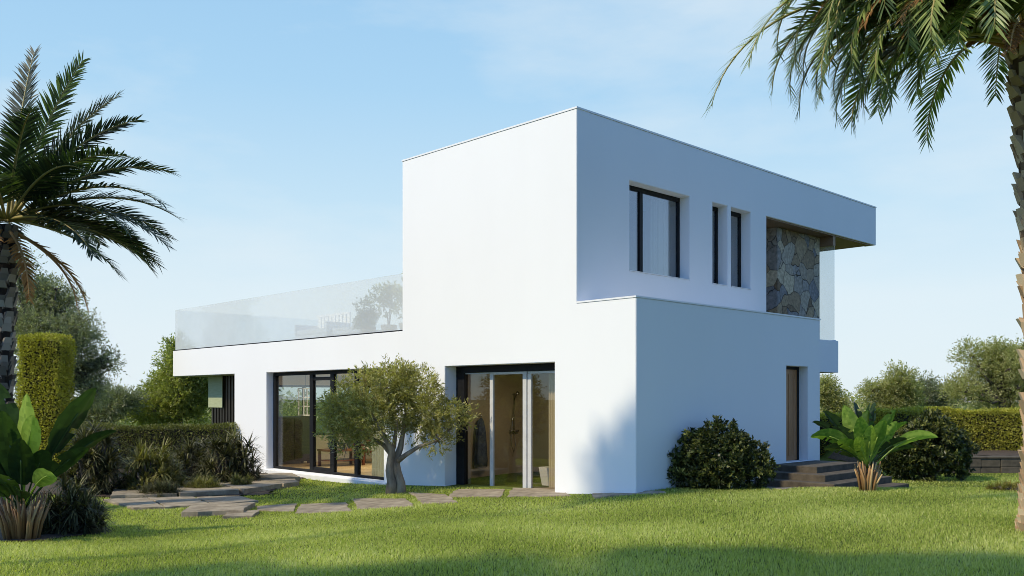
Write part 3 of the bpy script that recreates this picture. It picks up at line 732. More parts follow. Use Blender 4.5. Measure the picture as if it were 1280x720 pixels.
def crown(name, mat, parent, blobs, n_twigs, per, L, W, twig=0.25, up=0.25, droop=0.0, shell=0.45, cluster=False):
    P, U, rad = crown_pts(blobs, n_twigs, shell)
    D = U + RNG.normal(size=U.shape) * 0.5 + np.array([0, 0, up]); D /= np.linalg.norm(D, axis=1, keepdims=True)
    clump = RNG.random(n_twigs)
    P = np.repeat(P, per, 0); D = np.repeat(D, per, 0); cl = np.repeat(clump, per)
    n = len(P)
    if cluster:
        tpos = np.full(n, 1.0)[:, None] * 0; spread = 1.1
    else:
        tpos = RNG.random(n)[:, None]; spread = 0.85
    P = P + D * tpos * twig + RNG.normal(size=(n, 3)) * 0.02
    P[:, 2] -= droop * tpos[:, 0] ** 2 * twig
    LD = D + rand_unit(n) * spread; LD[:, 2] -= droop * 0.5
    V, F = leaf_quads(P, LD, rand_unit(n) + np.array([0, 0, 0.8]), L * (0.7 + 0.6 * RNG.random(n)), W * (0.7 + 0.6 * RNG.random(n)))
    return np_mesh(name, V, [F], mat, parent, np.clip(0.55 * cl + 0.45 * RNG.random(n), 0, 1))

def branches(mb, root, tips, r0, r1=0.01, wig=0.08, split=0.35):
    for tp in tips:
        a = Vector(root); b = Vector(tp); m1 = a.lerp(b, split) + Vector((random.uniform(-wig, wig), random.uniform(-wig, wig), abs(b.z - a.z) * 0.12))
        m2 = a.lerp(b, 0.7) + Vector((random.uniform(-wig, wig), random.uniform(-wig, wig), random.uniform(-wig, wig)))
        mb.tube([a, m1, m2, b], [r0, r0 * 0.75, r0 * 0.45, r1], 7)

def tree(name, label, cat, base, blobs, n_twigs, per, L, W, mat, bark='bark2', trunk_r=0.12, fork=0.35, group=None, **k):
    """blobs in local coordinates"""
    base = Vector(base); t = thing(name, label, cat, base, 0, group)
    top = sum((Vector(b[0]) for b in blobs), Vector()) / len(blobs)
    fk = Vector((top.x * 0.3, top.y * 0.3, min(b[0][2] - b[1][2] for b in blobs) * (1 - fork) + top.z * fork))
    b = MB(); b.tube([(0, 0, -0.1), (fk.x * 0.3, fk.y * 0.3, fk.z * 0.4), fk], [trunk_r * 1.25, trunk_r, trunk_r * 0.85], 9)
    branches(b, fk, [bl[0] for bl in blobs], trunk_r * 0.5, wig=trunk_r)
    for bl in blobs:
        c = Vector(bl[0])
        branches(b, c, [c + Vector(rand_unit(1)[0]) * min(bl[1]) * 0.8 for _ in range(5)], trunk_r * 0.16, 0.006, wig=0.05)
    b.build('trunk', M[bark], t)
    crown('crown', mat, t, blobs, n_twigs, per, L, W, **k)
    return t

def rblobs(cx, cy, cz, rx, ry, rz, n, size=(0.35, 0.55), flat=0.85):
    """a handful of uneven lobes spread through an ellipsoid"""
    out = []
    for _ in range(n):
        u = rand_unit(1)[0] * RNG.random() ** 0.35 * 0.72
        s = RNG.uniform(*size)
        out.append(((cx + u[0] * rx, cy + u[1] * ry, cz + u[2] * rz), (rx * s, ry * s, rz * s * flat)))
    return out

def rows_tube(mb_pts): pass

# --- olive tree in front of the glass doors
ob = Vector((-2.24, 17.55, 0)); ob.z = gz(ob.x, ob.y)
t = thing('olive_tree', 'small olive tree with gnarled twin trunk before the glass doors', 'tree', ob)
pxs = 17.55 / F_PX
def ol(px, py, dy=0.0): return Vector(((px - 495) * pxs, dy, CAM_Z - (py - HORIZON) * pxs - ob.z))
b = MB()
b.tube([(-0.10, 0.02, -0.08), ol(490, 602, 0), ol(487, 588, 0.02), ol(489, 575, 0.0), ol(490, 562, -0.05), ol(478, 540, -0.1), ol(465, 515, -0.1)], [0.13, 0.10, 0.085, 0.085, 0.065, 0.045, 0.02], 10)
b.tube([(0.10, 0.0, -0.08), ol(501, 604, 0), ol(497, 590, 0), ol(494, 575, 0.02), ol(500, 560, 0.05), ol(503, 540, 0.1), ol(508, 505, 0.1)], [0.11, 0.085, 0.075, 0.075, 0.06, 0.04, 0.02], 10)
b.tube([ol(495, 578), ol(508, 568, -.05), ol(524, 558, -.1), ol(548, 550, -.15), ol(565, 535, -.1)], [0.055, 0.045, 0.036, 0.025, 0.012], 8)
b.tube([ol(489, 568), ol(478, 556, .1), ol(462, 548, .15), ol(440, 535, .2), ol(425, 520, .1)], [0.055, 0.042, 0.034, 0.022, 0.01], 8)
b.tube([ol(492, 560), ol(497, 530, -.15), ol(490, 490, -.1)], [0.045, 0.03, 0.012], 8)
for q in [(440, 535, .2), (465, 515, -.1), (508, 505, .1), (548, 550, -.15), (565, 535, -.1), (490, 490, -.1), (425, 520, .1), (430, 555, 0)]:
    c = ol(*q)
    for _ in range(5): b.tube([c, c + Vector(rand_unit(1)[0]) * 0.12, c + Vector(rand_unit(1)[0]) * 0.34], [0.014, 0.009, 0.004], 5)
b.build('trunk', M['bark'], t)
OB = [((437, 508, 0.0), 29, 0.45), ((420, 530, 0.1), 22, 0.33), ((462, 490, -0.1), 30, 0.5), ((492, 480, 0.1), 27, 0.5), ((520, 490, 0.0), 29, 0.5),
      ((535, 512, -0.1), 26, 0.45), ((556, 525, 0.0), 25, 0.4), ((572, 522, 0.1), 17, 0.3), ((500, 510, 0.2), 32, 0.5), ((470, 522, -0.2), 30, 0.5), ((430, 550, 0.0), 17, 0.28),
      ((452, 548, 0.1), 17, 0.3), ((545, 548, -0.1), 15, 0.28), ((505, 472, 0.0), 15, 0.3), ((415, 508, 0.0), 12, 0.25), ((520, 535, 0.25), 16, 0.3)]
blobs = []
for (px, py, dy), rp, ry in OB:
    c = ol(px, py, dy); blobs.append((tuple(c), (rp * pxs, ry, rp * pxs * 0.95)))
crown('crown', M['l_olive'], t, blobs, 2300, 14, 0.075, 0.021, twig=0.17, up=0.35, shell=0.25)

# --- hedges: clipped leaf skins over a dark woody inside
def hedge(label, x0, x1, y0, y1, z0, z1, mat, dens=1300, L=0.055, W=0.03, rz=0.0, origin=None, top_only=False, cat='hedge'):
    o = origin or Vector(((x0 + x1) / 2, (y0 + y1) / 2, z0))
    lx, ly, lz = x1 - x0, y1 - y0, z1 - z0
    t = thing('clipped_hedge', label, cat, o, rz)
    b = MB(); b.box(-lx / 2 + .09, lx / 2 - .09, -ly / 2 + .09, ly / 2 - .09, -0.15, lz - .09); b.build('stems', M['core'], t)
    Ps = []; Ns = []
    faces = [((0, -1, 0), lx * lz), ((0, 1, 0), lx * lz * 0.5), ((-1, 0, 0), ly * lz), ((1, 0, 0), ly * lz), ((0, 0, 1), lx * ly)]
    for nrm, A in faces:
        n = max(30, int(A * dens)); u = RNG.random((n, 3)) - 0.5
        p = u * np.array([lx, ly, lz]) + np.array([0, 0, lz / 2]); nn = np.array(nrm, float)
        for a in range(3):
            if nn[a]: p[:, a] = (nn[a] * 0.5) * (lx, ly, lz)[a] + (lz / 2 if a == 2 else 0)
        # rounded arrises
        p += nn * (-0.10 * RNG.random(n)[:, None] ** 1.5 + 0.035 * RNG.normal(size=(n, 1)) * 0.6)
        wav = 0.03 * np.sin(p[:, 0] * 3.1 + 1) + 0.03 * np.sin(p[:, 2] * 4.3 + p[:, 0] * 1.7)
        p += nn * wav[:, None]
        Ps.append(p); Ns.append(np.tile(nn, (n, 1)))
    P = np.concatenate(Ps); Nn = np.concatenate(Ns); n = len(P)
    D = Nn * 0.7 + rand_unit(n) * 0.8 + np.array([0, 0, 0.25])
    V, F = leaf_quads(P, D, rand_unit(n), L * (0.6 + 0.8 * RNG.random(n)), W * (0.6 + 0.8 * RNG.random(n)))
    cl = 0.5 + 0.5 * np.sin(P[:, 0] * 5.3 + 2 * np.sin(P[:, 2] * 4)) * np.sin(P[:, 2] * 6.1 + P[:, 1] * 5)
    np_mesh('foliage', V, [F], mat, t, np.clip(0.3 * cl + 0.7 * RNG.random(n), 0, 1))
    return t

# left: long hedge at 27 m, tall clipped block at 22 m
d = 24.5
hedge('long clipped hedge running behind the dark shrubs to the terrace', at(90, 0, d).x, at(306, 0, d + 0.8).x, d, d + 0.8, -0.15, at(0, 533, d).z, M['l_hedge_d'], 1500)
d = 21.5
hedge('tall upright clipped hedge block beside the palm trunk', at(22, 0, d).x, at(92, 0, d + 0.8).x, d, d + 0.8, -0.1, at(0, 421, d).z, M['l_hedge'], 2600)
# right: hedge on the raised bed
d = 24.0
hedge('clipped hedge on the raised bed right of the house', at(1106, 0, d).x, at(1420, 0, d).x, d, d + 1.0, 0.30, at(0, 513, d).z, M['l_hedge'], 2300)
d = 26.5
hedge('short clipped hedge seen between the house and the big-leaved plant', at(1012, 0, d).x, at(1066, 0, d).x, d, d + 1.0, -0.1, at(0, 520, d).z, M['l_hedge'], 1300)

# --- trees in the background
def bgtree(label, px, d, blobs_px, mat, n_twigs, per=12, L=0.10, W=0.035, group=None, name='broadleaf_tree', tr=0.14, dz=0.0, **k):
    base = Vector(((px - 640) / F_PX * d, d, 0)); base.z = gz(base.x, base.y) + dz
    bl = []
    for bx, by, rx, rz in blobs_px:
        c = at(bx, by, d) - base
        for q in rblobs(c.x, RNG.uniform(-0.3, 0.3) * rx * d / F_PX, c.z, rx * d / F_PX, rx * d / F_PX * 0.8, rz * d / F_PX, 11, (0.2, 0.42)):
            bl.append(q)
    k.setdefault('twig', 0.45)
    return tree(name, label, 'tree', base, bl, n_twigs, per, L, W, mat, trunk_r=tr, group=group, **k)

bgtree('grey-green olive tree rising behind the tall hedge block', 60, 27, [(45, 390, 45, 50), (80, 430, 48, 50), (40, 450, 40, 60), (110, 480, 32, 36), (20, 350, 25, 32), (132, 455, 16, 20), (70, 375, 26, 30), (100, 410, 26, 30)], M['l_oliveg'], 6500, 12, 0.085, 0.028, name='olive_tree', tr=0.2, shell=0.1)
bgtree('bright leafy tree standing left of the terrace slab', 225, 34, [(230, 480, 45, 45), (205, 505, 45, 30), (218, 445, 16, 22), (255, 500, 30, 40), (180, 515, 22, 18)], M['l_tree'], 4500, 12, 0.12, 0.042, tr=0.16, shell=0.1)
bgtree('low dark tree between the olive and the bright leafy tree', 135, 32, [(120, 510, 35, 22), (150, 505, 25, 20), (95, 520, 25, 18)], M['l_oliveg'], 2600, 12, 0.09, 0.033, tr=0.12)
bgtree('broad green tree at the right edge beside the palm', 1250, 33, [(1235, 455, 45, 32), (1270, 450, 40, 36), (1212, 485, 35, 24), (1260, 490, 45, 26), (1300, 470, 40, 40)], M['l_far'], 6000, 12, 0.085, 0.03, tr=0.18, shell=0.15)
bgtree('slim pale tree above the right hedge, nearest the house', 1115, 37, [(1120, 482, 22, 24), (1105, 495, 26, 18), (1135, 495, 20, 18)], M['l_far'], 2000, 12, 0.095, 0.033, tr=0.12, shell=0.15)
bgtree('small grey tree above the middle of the right hedge', 1160, 40, [(1158, 488, 24, 18), (1175, 498, 22, 14), (1145, 500, 22, 12)], M['l_oliveg'], 1500, 12, 0.10, 0.035, tr=0.11, shell=0.15)
bgtree('rounded tree at the back corner of the house', 1035, 38, [(1030, 495, 14, 22), (1045, 505, 14, 14)], M['l_far'], 1100, 12, 0.10, 0.035, tr=0.1)
# a far belt of low trees closing the view along the horizon
tp = []
for k in range(3600):
    x = RNG.uniform(-75, 75); tp.append((x, 78 + RNG.uniform(-5, 5), -0.3 + (1.4 + 0.8 * math.sin(x * 0.25) + 0.5 * math.sin(x * 0.9)) * RNG.random()))
P = np.repeat(np.array(tp), 8, 0) + RNG.normal(size=(len(tp) * 8, 3)) * 0.25
V, F = leaf_quads(P, rand_unit(len(P)) + np.array([0, 0, 0.3]), rand_unit(len(P)), 0.35 * (0.6 + 0.8 * RNG.random(len(P))), 0.18 * (0.6 + 0.8 * RNG.random(len(P))))
tag(np_mesh('far_scrub', V, [F], M['l_far'], None, RNG.random(len(P))), 'far belt of low green scrub along the horizon', 'scrub', kind='stuff')

# --- rounded dark shrubs
def shrub(label, px, base_py, d, blobs_px, mat, n, per=16, L=0.075, W=0.034, **k):
    base = Vector(((px - 640) / F_PX * d, d, 0)); base.z = gz(base.x, base.y)
    t = thing('rounded_shrub', label, 'shrub', base)
    bl = []
    for bx, by, r in blobs_px:
        c = at(bx, by, d) - base; rr = r * d / F_PX
        bl.append(((c.x, RNG.uniform(-0.25, 0.25), c.z), (rr, rr, rr)))
    for q in list(bl):
        for _ in range(2):
            u = rand_unit(1)[0]; u[2] = abs(u[2]); rr = q[1][0] * RNG.uniform(0.22, 0.4); e_ = q[1][0] * RNG.uniform(0.85, 1.02)
            bl.append(((q[0][0] + u[0] * e_, q[0][1] + u[1] * e_, q[0][2] + u[2] * e_), (rr, rr, rr)))
    b = MB()
    for q in bl: branches(b, (0, 0, -0.05), [q[0]], 0.022, 0.006, 0.06)
    b.build('stems', M['bark2'], t)
    crown('foliage', mat, t, bl, n, per, L, W, twig=0.1, up=0.5, cluster=True, shell=0.35, **k)
shrub('dark rounded shrub against the shaded side wall', 893, 612, 15.75, [(895, 570, 42), (862, 580, 34), (930, 582, 34), (850, 596, 26), (945, 596, 24), (890, 596, 34), (868, 558, 20), (905, 548, 22), (925, 560, 20), (835, 590, 18), (880, 550, 14), (957, 585, 13), (830, 599, 17), (842, 588, 20), (826, 590, 9)], M['l_bush'], 1600)
shrub('dark rounded shrub behind the big-leaved plant, under the right hedge', 1160, 592, 19.5, [(1160, 555, 34), (1130, 568, 30), (1190, 565, 26), (1150, 580, 30), (1195, 580, 20), (1120, 582, 22), (1165, 535, 20), (1140, 540, 18)], M['l_bush'], 1500, L=0.085, W=0.04)

# --- strap-leaved shrubs on the left
def strap_mesh(roots, dirs, L, W, n_seg=4, bend=0.9):
    """arching strap leaves as tapered ribbons"""
    n = len(roots); D = dirs / np.linalg.norm(dirs, axis=1, keepdims=True)
    side = np.cross(D, np.array([0, 0, 1.0])) + 1e-4; side /= np.linalg.norm(side, axis=1, keepdims=True)
    P = roots.copy(); rows = []
    wprof = [0.55, 1.0, 0.9, 0.6, 0.06] if n_seg == 4 else [0.6, 1, 0.7, 0.05]
    cur = D.copy()
    for i in range(n_seg + 1):
        w = (W * wprof[i])[:, None] * 0.5
        rows.append(np.stack([P - side * w, P + side * w], 1))
        P = P + cur * (L / n_seg)[:, None]
        cur = cur + np.array([0, 0, -1.0]) * (bend / n_seg)[:, None] if hasattr(bend, '__len__') else cur + np.array([0, 0, -bend / n_seg])
        cur /= np.linalg.norm(cur, axis=1, keepdims=True)
    V = np.stack(rows, 1).reshape(-1, 3)  # n, seg+1, 2
    k = (n_seg + 1) * 2; base = (np.arange(n) * k)[:, None]
    F = np.concatenate([np.stack([base[:, 0] + 2 * i, base[:, 0] + 2 * i + 1, base[:, 0] + 2 * i + 3, base[:, 0] + 2 * i + 2], -1) for i in range(n_seg)])
    return V, F

def strap_shrub(label, px, base_py, d, w_px, h_px, mat, heads=26, per=42, L=0.36, W=0.032, name='strap_leaf_shrub'):
    base = Vector(((px - 640) / F_PX * d, d, 0)); base.z = gz(base.x, base.y)
    t = thing(name, label, 'shrub', base)
    rx = w_px / 2 * d / F_PX - L * 0.55; rz = max(0.1, h_px * d / F_PX - L * 0.55)
    hd = rand_unit(heads); hd[:, 2] = np.abs(hd[:, 2])
    hp = hd * np.array([rx, rx * 0.8, rz]) * (0.55 + 0.45 * RNG.random((heads, 1))); hp[:, 2] = np.maximum(hp[:, 2], 0.05)
    b = MB()
    for q in hp: b.tube([(q[0] * 0.2, q[1] * 0.2, -0.05), (q[0] * 0.7, q[1] * 0.7, q[2] * 0.6), tuple(q)], [0.025, 0.02, 0.014], 6)
    b.build('stems', M['bark2'], t)
    n = heads * per; u = rand_unit(n); u = u * 0.9 + np.repeat(hd, per, 0) * 0.75 + np.array([0, 0, 0.12])
    V, F = strap_mesh(np.repeat(hp, per, 0) + RNG.normal(size=(n, 3)) * 0.015, u, L * (0.7 + 0.5 * RNG.random(n)), W * (0.7 + 0.6 * RNG.random(n)), 4, 0.5 + 0.9 * RNG.random(n))
    cl = np.repeat(RNG.random(heads), per); rv = np.clip(0.4 * cl + 0.6 * RNG.random(n), 0, 1)
    np_mesh('leaves', V, [F], mat, t, np.tile(rv, 4))
strap_shrub('dark strap-leaved shrub beside the house pillar', 284, 592, 20.5, 104, 74, M['l_strap'], 75, 30)
strap_shrub('paler strap-leaved shrub in the middle of the left bed', 188, 606, 19.0, 100, 68, M['l_strapl'], 70, 30)
strap_shrub('dark strap-leaved shrub at the foot of the large-leaved plant', 86, 662, 13.2, 112, 72, M['l_strap'], 75, 32, 0.30, 0.022)
strap_shrub('tall dark strap-leaved shrub below the tall hedge block', 114, 608, 18.5, 100, 92, M['l_strap'], 75, 30)
strap_shrub('small dark strap-leaved shrub between paler shrub and hedge', 238, 596, 21.5, 84, 58, M['l_strap'], 50, 30)
strap_shrub('low tuft of ornamental grass at the edge of the stone patio', 200, 612, 17.9, 66, 20, M['l_strap'], 60, 50, 0.22, 0.009, name='grass_tuft')
strap_shrub('low tuft of ornamental grass at the foot of the dark shrub by the pillar', 255, 607, 18.9, 60, 20, M['l_strapl'], 60, 50, 0.22, 0.009, name='grass_tuft')
strap_shrub('small green tuft of grass beside the white threshold', 302, 601, 19.4, 44, 22, M['l_strapl'], 30, 60, 0.16, 0.008, name='grass_tuft')
strap_shrub('patch of dry yellow grass on the lawn near the right palm', 1262, 613, 15.2, 64, 9, M['grass_dry'], 30, 60, 0.10, 0.006, name='grass_tuft')

# --- large-leaved plants (bird of paradise)
def blade(name, mat, parent, base, tip, width, droop=0.25, roll=0.0, tears=0, stalk=0.45, fold=0.35, rv=0.5):
    """a petiole from base to the blade, then a big ribbed leaf blade bending over to its tip"""
    base = Vector(base); tip = Vector(tip); up = Vector((0, 0, 1))
    ctrl = base.lerp(tip, 0.5) + up * droop * (tip - base).length
    pts = [((1 - s) ** 2) * base + 2 * s * (1 - s) * ctrl + s * s * tip for s in [i / 24 for i in range(25)]]
    k0 = int(24 * stalk)
    b = MB(); b.tube(pts[:k0 + 8:2] + [pts[k0 + 8]], [0.016 - 0.010 * i / 10 for i in range(len(pts[:k0 + 8:2]) + 1)], 6)
    sp = pts[k0:]; n = len(sp); vs = []; fs = []; rnd = []
    cols = [-1, -0.7, -0.35, 0, 0.35, 0.7, 1]
    for i, p in enumerate(sp):
        s = i / (n - 1); w = width * 0.5 * (math.sin(math.pi * min(1, (s * 0.93 + 0.05)) ** 0.8)) ** 0.75 if s < 1 else 0.002
        dr = (sp[min(i + 1, n - 1)] - sp[max(i - 1, 0)]).normalized()
        side = dr.cross(up)
        if side.length < 0.1: side = dr.cross(Vector((0, 1, 0)))
        side.normalize(); side = Matrix.Rotation(roll, 3, dr) @ side; nn = side.cross(dr).normalized()
        for c in cols:
            wob = 0.02 * width * math.sin(i * 1.9 + c * 3) * abs(c)
            vs.append(p + side * (c * w) + nn * (abs(c) * w * fold + wob - (c * c) * w * 0.2))
    m_ = len(cols)
    torn = {(random.randrange(4, n - 3), random.choice((-1, 1))) for _ in range(tears)}
    for i in range(n - 1):
        for j in range(m_ - 1):
            sgn = -1 if j < 3 else 1
            if (i, sgn) in torn and j in (0, 1, m_ - 2, m_ - 3): continue
            fs.append((i * m_ + j, i * m_ + j + 1, (i + 1) * m_ + j + 1, (i + 1) * m_ + j))
    o = np_mesh(name, np.array([tuple(v) for v in vs]), [np.array(fs)], mat, parent, np.clip(rv + 0.10 * RNG.normal(size=len(fs)), 0, 1), smooth=True)
    b.build('petiole', mat, o)
    if 'rnd' not in o.children[0].data.attributes: o.children[0].data.attributes.new('rnd', 'FLOAT', 'FACE').data.foreach_set('value', np.full(len(o.children[0].data.polygons), 0.95, np.float32))
    return o

def stalk_base(parent, n, r0, r1, h, mat):
    b = MB(); n *= 4; rv = []
    for k in range(n):
        a = 2 * math.pi * k / n + random.uniform(-.2, .2); q = random.uniform(0.3, 1.0); hh = h * random.uniform(0.6, 1.15); a2 = a + random.uniform(-.2, .2)
        f0 = len(b.f)
        b.tube([(r0 * q * math.cos(a), r0 * q * math.sin(a), -0.05), ((r0 * .6 + r1 * .4) * q * math.cos(a), (r0 * .6 + r1 * .4) * q * math.sin(a), hh * 0.5), (r1 * q * math.cos(a2), r1 * q * math.sin(a2), hh)],
               [0.024, 0.020, 0.009], 6)
        rv += [random.random()] * (len(b.f) - f0)
    o = b.build('stalks', M['l_stalk'], parent)
    o.data.attributes.new('rnd', 'FLOAT', 'FACE').data.foreach_set('value', np.array(rv, np.float32))

d = 15.1; sb = Vector(((1084 - 640) / F_PX * d, d, 0)); sb.z = gz(sb.x, sb.y)
t = thing('bird_of_paradise', 'big-leaved bird of paradise plant on the lawn by the steps', 'plant', sb)
def lf(px, py, dy, w, droop, mat, stalk=0.4, roll=0.0, tears=1, rv=0.5, o=(1084, 585)):
    q = at(px, py, d) - sb; q.y = dy; bs = at(*o, d) - sb; bs.y = 0
    blade('leaf', M[mat], t, (bs.x, bs.y, bs.z), q, w * (0.8 if px > 600 else 0.92), droop, roll, tears, stalk, rv=rv, fold=0.55 if px > 600 else 0.4)
stalk_base(t, 16, 0.11, 0.25, 0.46, None)
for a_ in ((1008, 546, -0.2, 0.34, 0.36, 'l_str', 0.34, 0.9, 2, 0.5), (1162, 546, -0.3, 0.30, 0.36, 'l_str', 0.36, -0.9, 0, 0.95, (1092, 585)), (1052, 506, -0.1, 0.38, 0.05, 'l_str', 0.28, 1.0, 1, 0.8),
           (1074, 502, 0.25, 0.40, 0.05, 'l_str_shade', 0.3, 0.2, 4, 0.4), (1100, 502, 0.20, 0.38, 0.04, 'l_str_shade', 0.3, -0.5, 4, 0.4), (1120, 512, 0.0, 0.38, 0.08, 'l_str', 0.3, -1.1, 1, 0.4),
           (1034, 514, 0.2, 0.42, 0.12, 'l_str_shade', 0.3, 0.6, 3, 0.4), (1022, 528, 0.3, 0.40, 0.2, 'l_str_shade', 0.32, 0.5, 3, 0.5), (1062, 520, -0.45, 0.34, 0.10, 'l_str', 0.25, 0.5, 1, 0.6),
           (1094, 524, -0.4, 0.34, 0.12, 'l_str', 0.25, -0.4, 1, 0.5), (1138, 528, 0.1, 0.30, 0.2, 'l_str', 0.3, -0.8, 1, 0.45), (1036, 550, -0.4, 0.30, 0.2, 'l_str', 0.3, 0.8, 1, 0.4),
           (1084, 512, 0.0, 0.40, 0.05, 'l_str', 0.28, 0.0, 2, 0.3), (1128, 548, -0.2, 0.28, 0.22, 'l_str_shade', 0.3, -0.7, 1, 0.4), (1046, 532, 0.0, 0.36, 0.12, 'l_str_shade', 0.28, 0.7, 2, 0.5)):
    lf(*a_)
for a_ in ((1062, 508, 0.15, 0.36, 0.04, 'l_str_shade', 0.28, 0.9, 4, 0.5), (1090, 504, 0.1, 0.36, 0.03, 'l_str_shade', 0.28, -0.9, 4, 0.6), (1112, 526, -0.3, 0.30, 0.10, 'l_str', 0.3, -1.0, 2, 0.7), (1074, 530, -0.5, 0.30, 0.06, 'l_str', 0.28, 0.3, 1, 0.8),
           (1022, 560, -0.3, 0.28, 0.26, 'l_str_shade', 0.32, 0.9, 2, 0.5), (1146, 560, 0.1, 0.26, 0.26, 'l_str_shade', 0.34, -0.9, 2, 0.5), (1056, 545, -0.5, 0.26, 0.12, 'l_str', 0.28, 0.8, 1, 0.6)):
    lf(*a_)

d = 12.3; sb = Vector(((28 - 640) / F_PX * d, d, 0)); sb.z = gz(sb.x, sb.y)
t = thing('bird_of_paradise', 'tall large-leaved bird of paradise plant at the left edge', 'plant', sb)
stalk_base(t, 20, 0.22, 0.42, 0.62, None)
def lf2(px, py, dy, w, droop, mat, stalk=0.4, roll=0.0, tears=1, rv=0.4, o=(28, 640)): return lf(px, py, dy, w, droop, mat, stalk, roll, tears, rv, o)
lf2(8, 474, -0.3, 0.52, 0.05, 'l_str_shade', 0.38, 0.5, 1, 0.6)
lf2(-22, 488, -0.1, 0.48, 0.08, 'l_str_shade', 0.4, 0.7, 1)
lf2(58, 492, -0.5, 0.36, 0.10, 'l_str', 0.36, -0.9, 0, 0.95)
lf2(44, 512, -0.8, 0.34, 0.08, 'l_str_shade', 0.3, 0.3, 0, 0.8)
lf2(20, 505, -0.6, 0.44, 0.06, 'l_str_shade', 0.3, 0.5, 1, 0.6)
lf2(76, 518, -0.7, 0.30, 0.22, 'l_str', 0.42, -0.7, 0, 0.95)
lf2(112, 484, 0.2, 0.46, 0.10, 'l_str_shade', 0.42, -0.6, 1, 0.5)
lf2(92, 506, 0.3, 0.40, 0.12, 'l_str_shade', 0.4, -0.4, 1)
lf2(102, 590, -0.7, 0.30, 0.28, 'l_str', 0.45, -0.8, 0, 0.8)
lf2(78, 560, -0.4, 0.34, 0.16, 'l_str_shade', 0.4, -0.5, 0)
lf2(60, 545, -0.7, 0.36, 0.08, 'l_str_shade', 0.35, -0.2, 0, 0.5)
lf2(30, 520, -0.7, 0.40, 0.06, 'l_str_shade', 0.35, 0.1, 0, 0.5)
lf2(-12, 560, -0.6, 0.36, 0.12, 'l_str_shade', 0.4, 0.5, 0)
lf2(126, 540, 0.5, 0.34, 0.22, 'l_str_shade', 0.42, -0.6, 1)
lf2(64, 606, -0.8, 0.26, 0.22, 'l_str_shade', 0.35, -0.5, 1, 0.8)
lf2(40, 585, -0.9, 0.28, 0.16, 'l_str_shade', 0.3, -0.1, 1, 0.9)
lf2(8, 592, -0.9, 0.26, 0.18, 'l_str_shade', 0.3, 0.3, 1, 0.7)
lf2(112, 560, 0.0, 0.30, 0.2, 'l_str_shade', 0.4, -0.7, 1, 0.6)
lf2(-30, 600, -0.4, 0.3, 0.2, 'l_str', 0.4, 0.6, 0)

# --- palms
def frond(parent, base, az, el, L, mat, mat_r, droop, leaf_l=0.48, n=58, name='frond', twist=0.0, hang=0.14, vee=0.35, leaf_w=0.036, jit=0.09):
    """one feather leaf: arching midrib, two rows of narrow leaflets"""
    seg = 26; pts = []; p = Vector(base); cur = el
    for i in range(seg + 1):
        pts.append(p.copy()); s = i / seg
        dr = Vector((math.cos(az) * math.cos(cur), math.sin(az) * math.cos(cur), math.sin(cur)))
        p = p + dr * (L / seg); cur -= droop / seg * (0.5 + 1.3 * s)
    pa = np.array([tuple(q) for q in pts])
    b = MB(); b.tube(pts, [0.026 * (1 - i / seg) ** 0.7 + 0.004 for i in range(seg + 1)], 5)
    s = np.linspace(0.16, 0.995, n); n2 = n * 2
    s2 = np.repeat(s, 2) + RNG.uniform(-0.004, 0.004, n2); sgn = np.tile([1.0, -1.0], n)
    s2 = np.clip(s2, 0, 0.999); fi = s2 * seg; i0 = fi.astype(int); fr = (fi - i0)[:, None]
    P = pa[i0] * (1 - fr) + pa[i0 + 1] * fr
    T = pa[i0 + 1] - pa[i0]; T /= np.linalg.norm(T, axis=1, keepdims=True)
    sd0 = np.array([-math.sin(az), math.cos(az), 0.0]); S = np.tile(sd0, (n2, 1)); U = np.cross(T, S); U *= np.sign(U[:, 2:3] + 1e-6) if False else 1
    U = np.cross(S, T) * -1.0
    U = np.where((U[:, 2:3] < 0), -U, U) if abs(el) < 1.2 else U
    S = S * math.cos(twist) + U * math.sin(twist)
    U = np.cross(T, S); U = np.where((U[:, 2:3] < 0), -U, U)
    env = np.maximum(np.sin(np.pi * np.clip(s2 * 0.86 + 0.12, 0, 1)) ** 0.5 * (1 - 0.15 * s2), 0.42 * (s2 > 0.6))
    ang = 1.02 - 0.40 * s2
    D = T * np.cos(ang)[:, None] + S * (sgn * np.sin(ang))[:, None] + U * (vee * 0.6 * (0.7 + 0.6 * RNG.random(n2)))[:, None] + RNG.normal(size=(n2, 3)) * jit
    D /= np.linalg.norm(D, axis=1, keepdims=True)
    ll = leaf_l * env * (0.85 + 0.3 * RNG.random(n2))
    wid = leaf_w * (0.8 + 0.4 * RNG.random(n2)) * np.clip(env + 0.25, 0, 1)
    side = np.cross(D, U); side /= np.linalg.norm(side, axis=1, keepdims=True) + 1e-9
    rows = []; q = P.copy(); cur = D.copy(); wp = [0.5, 1.0, 0.75, 0.05]
    for i in range(4):
        w = (wid * wp[i] * 0.5)[:, None]; rows.append(np.stack([q - side * w, q + side * w], 1))
        q = q + cur * (ll / 3)[:, None]; cur = cur + np.array([0, 0, -hang]); cur /= np.linalg.norm(cur, axis=1, keepdims=True)
    V = np.stack(rows, 1).reshape(-1, 3); bs = np.arange(n2) * 8
    F = np.concatenate([np.stack([bs + 2 * i, bs + 2 * i + 1, bs + 2 * i + 3, bs + 2 * i + 2], -1) for i in range(3)])
    rv = np.clip(RNG.uniform(0.15, 0.75) + 0.22 * RNG.normal(size=n2), 0, 1)
    o = np_mesh(name, V, [F], mat, parent, np.tile(rv, 3))
    b.build('midrib', mat_r, o)
    return o

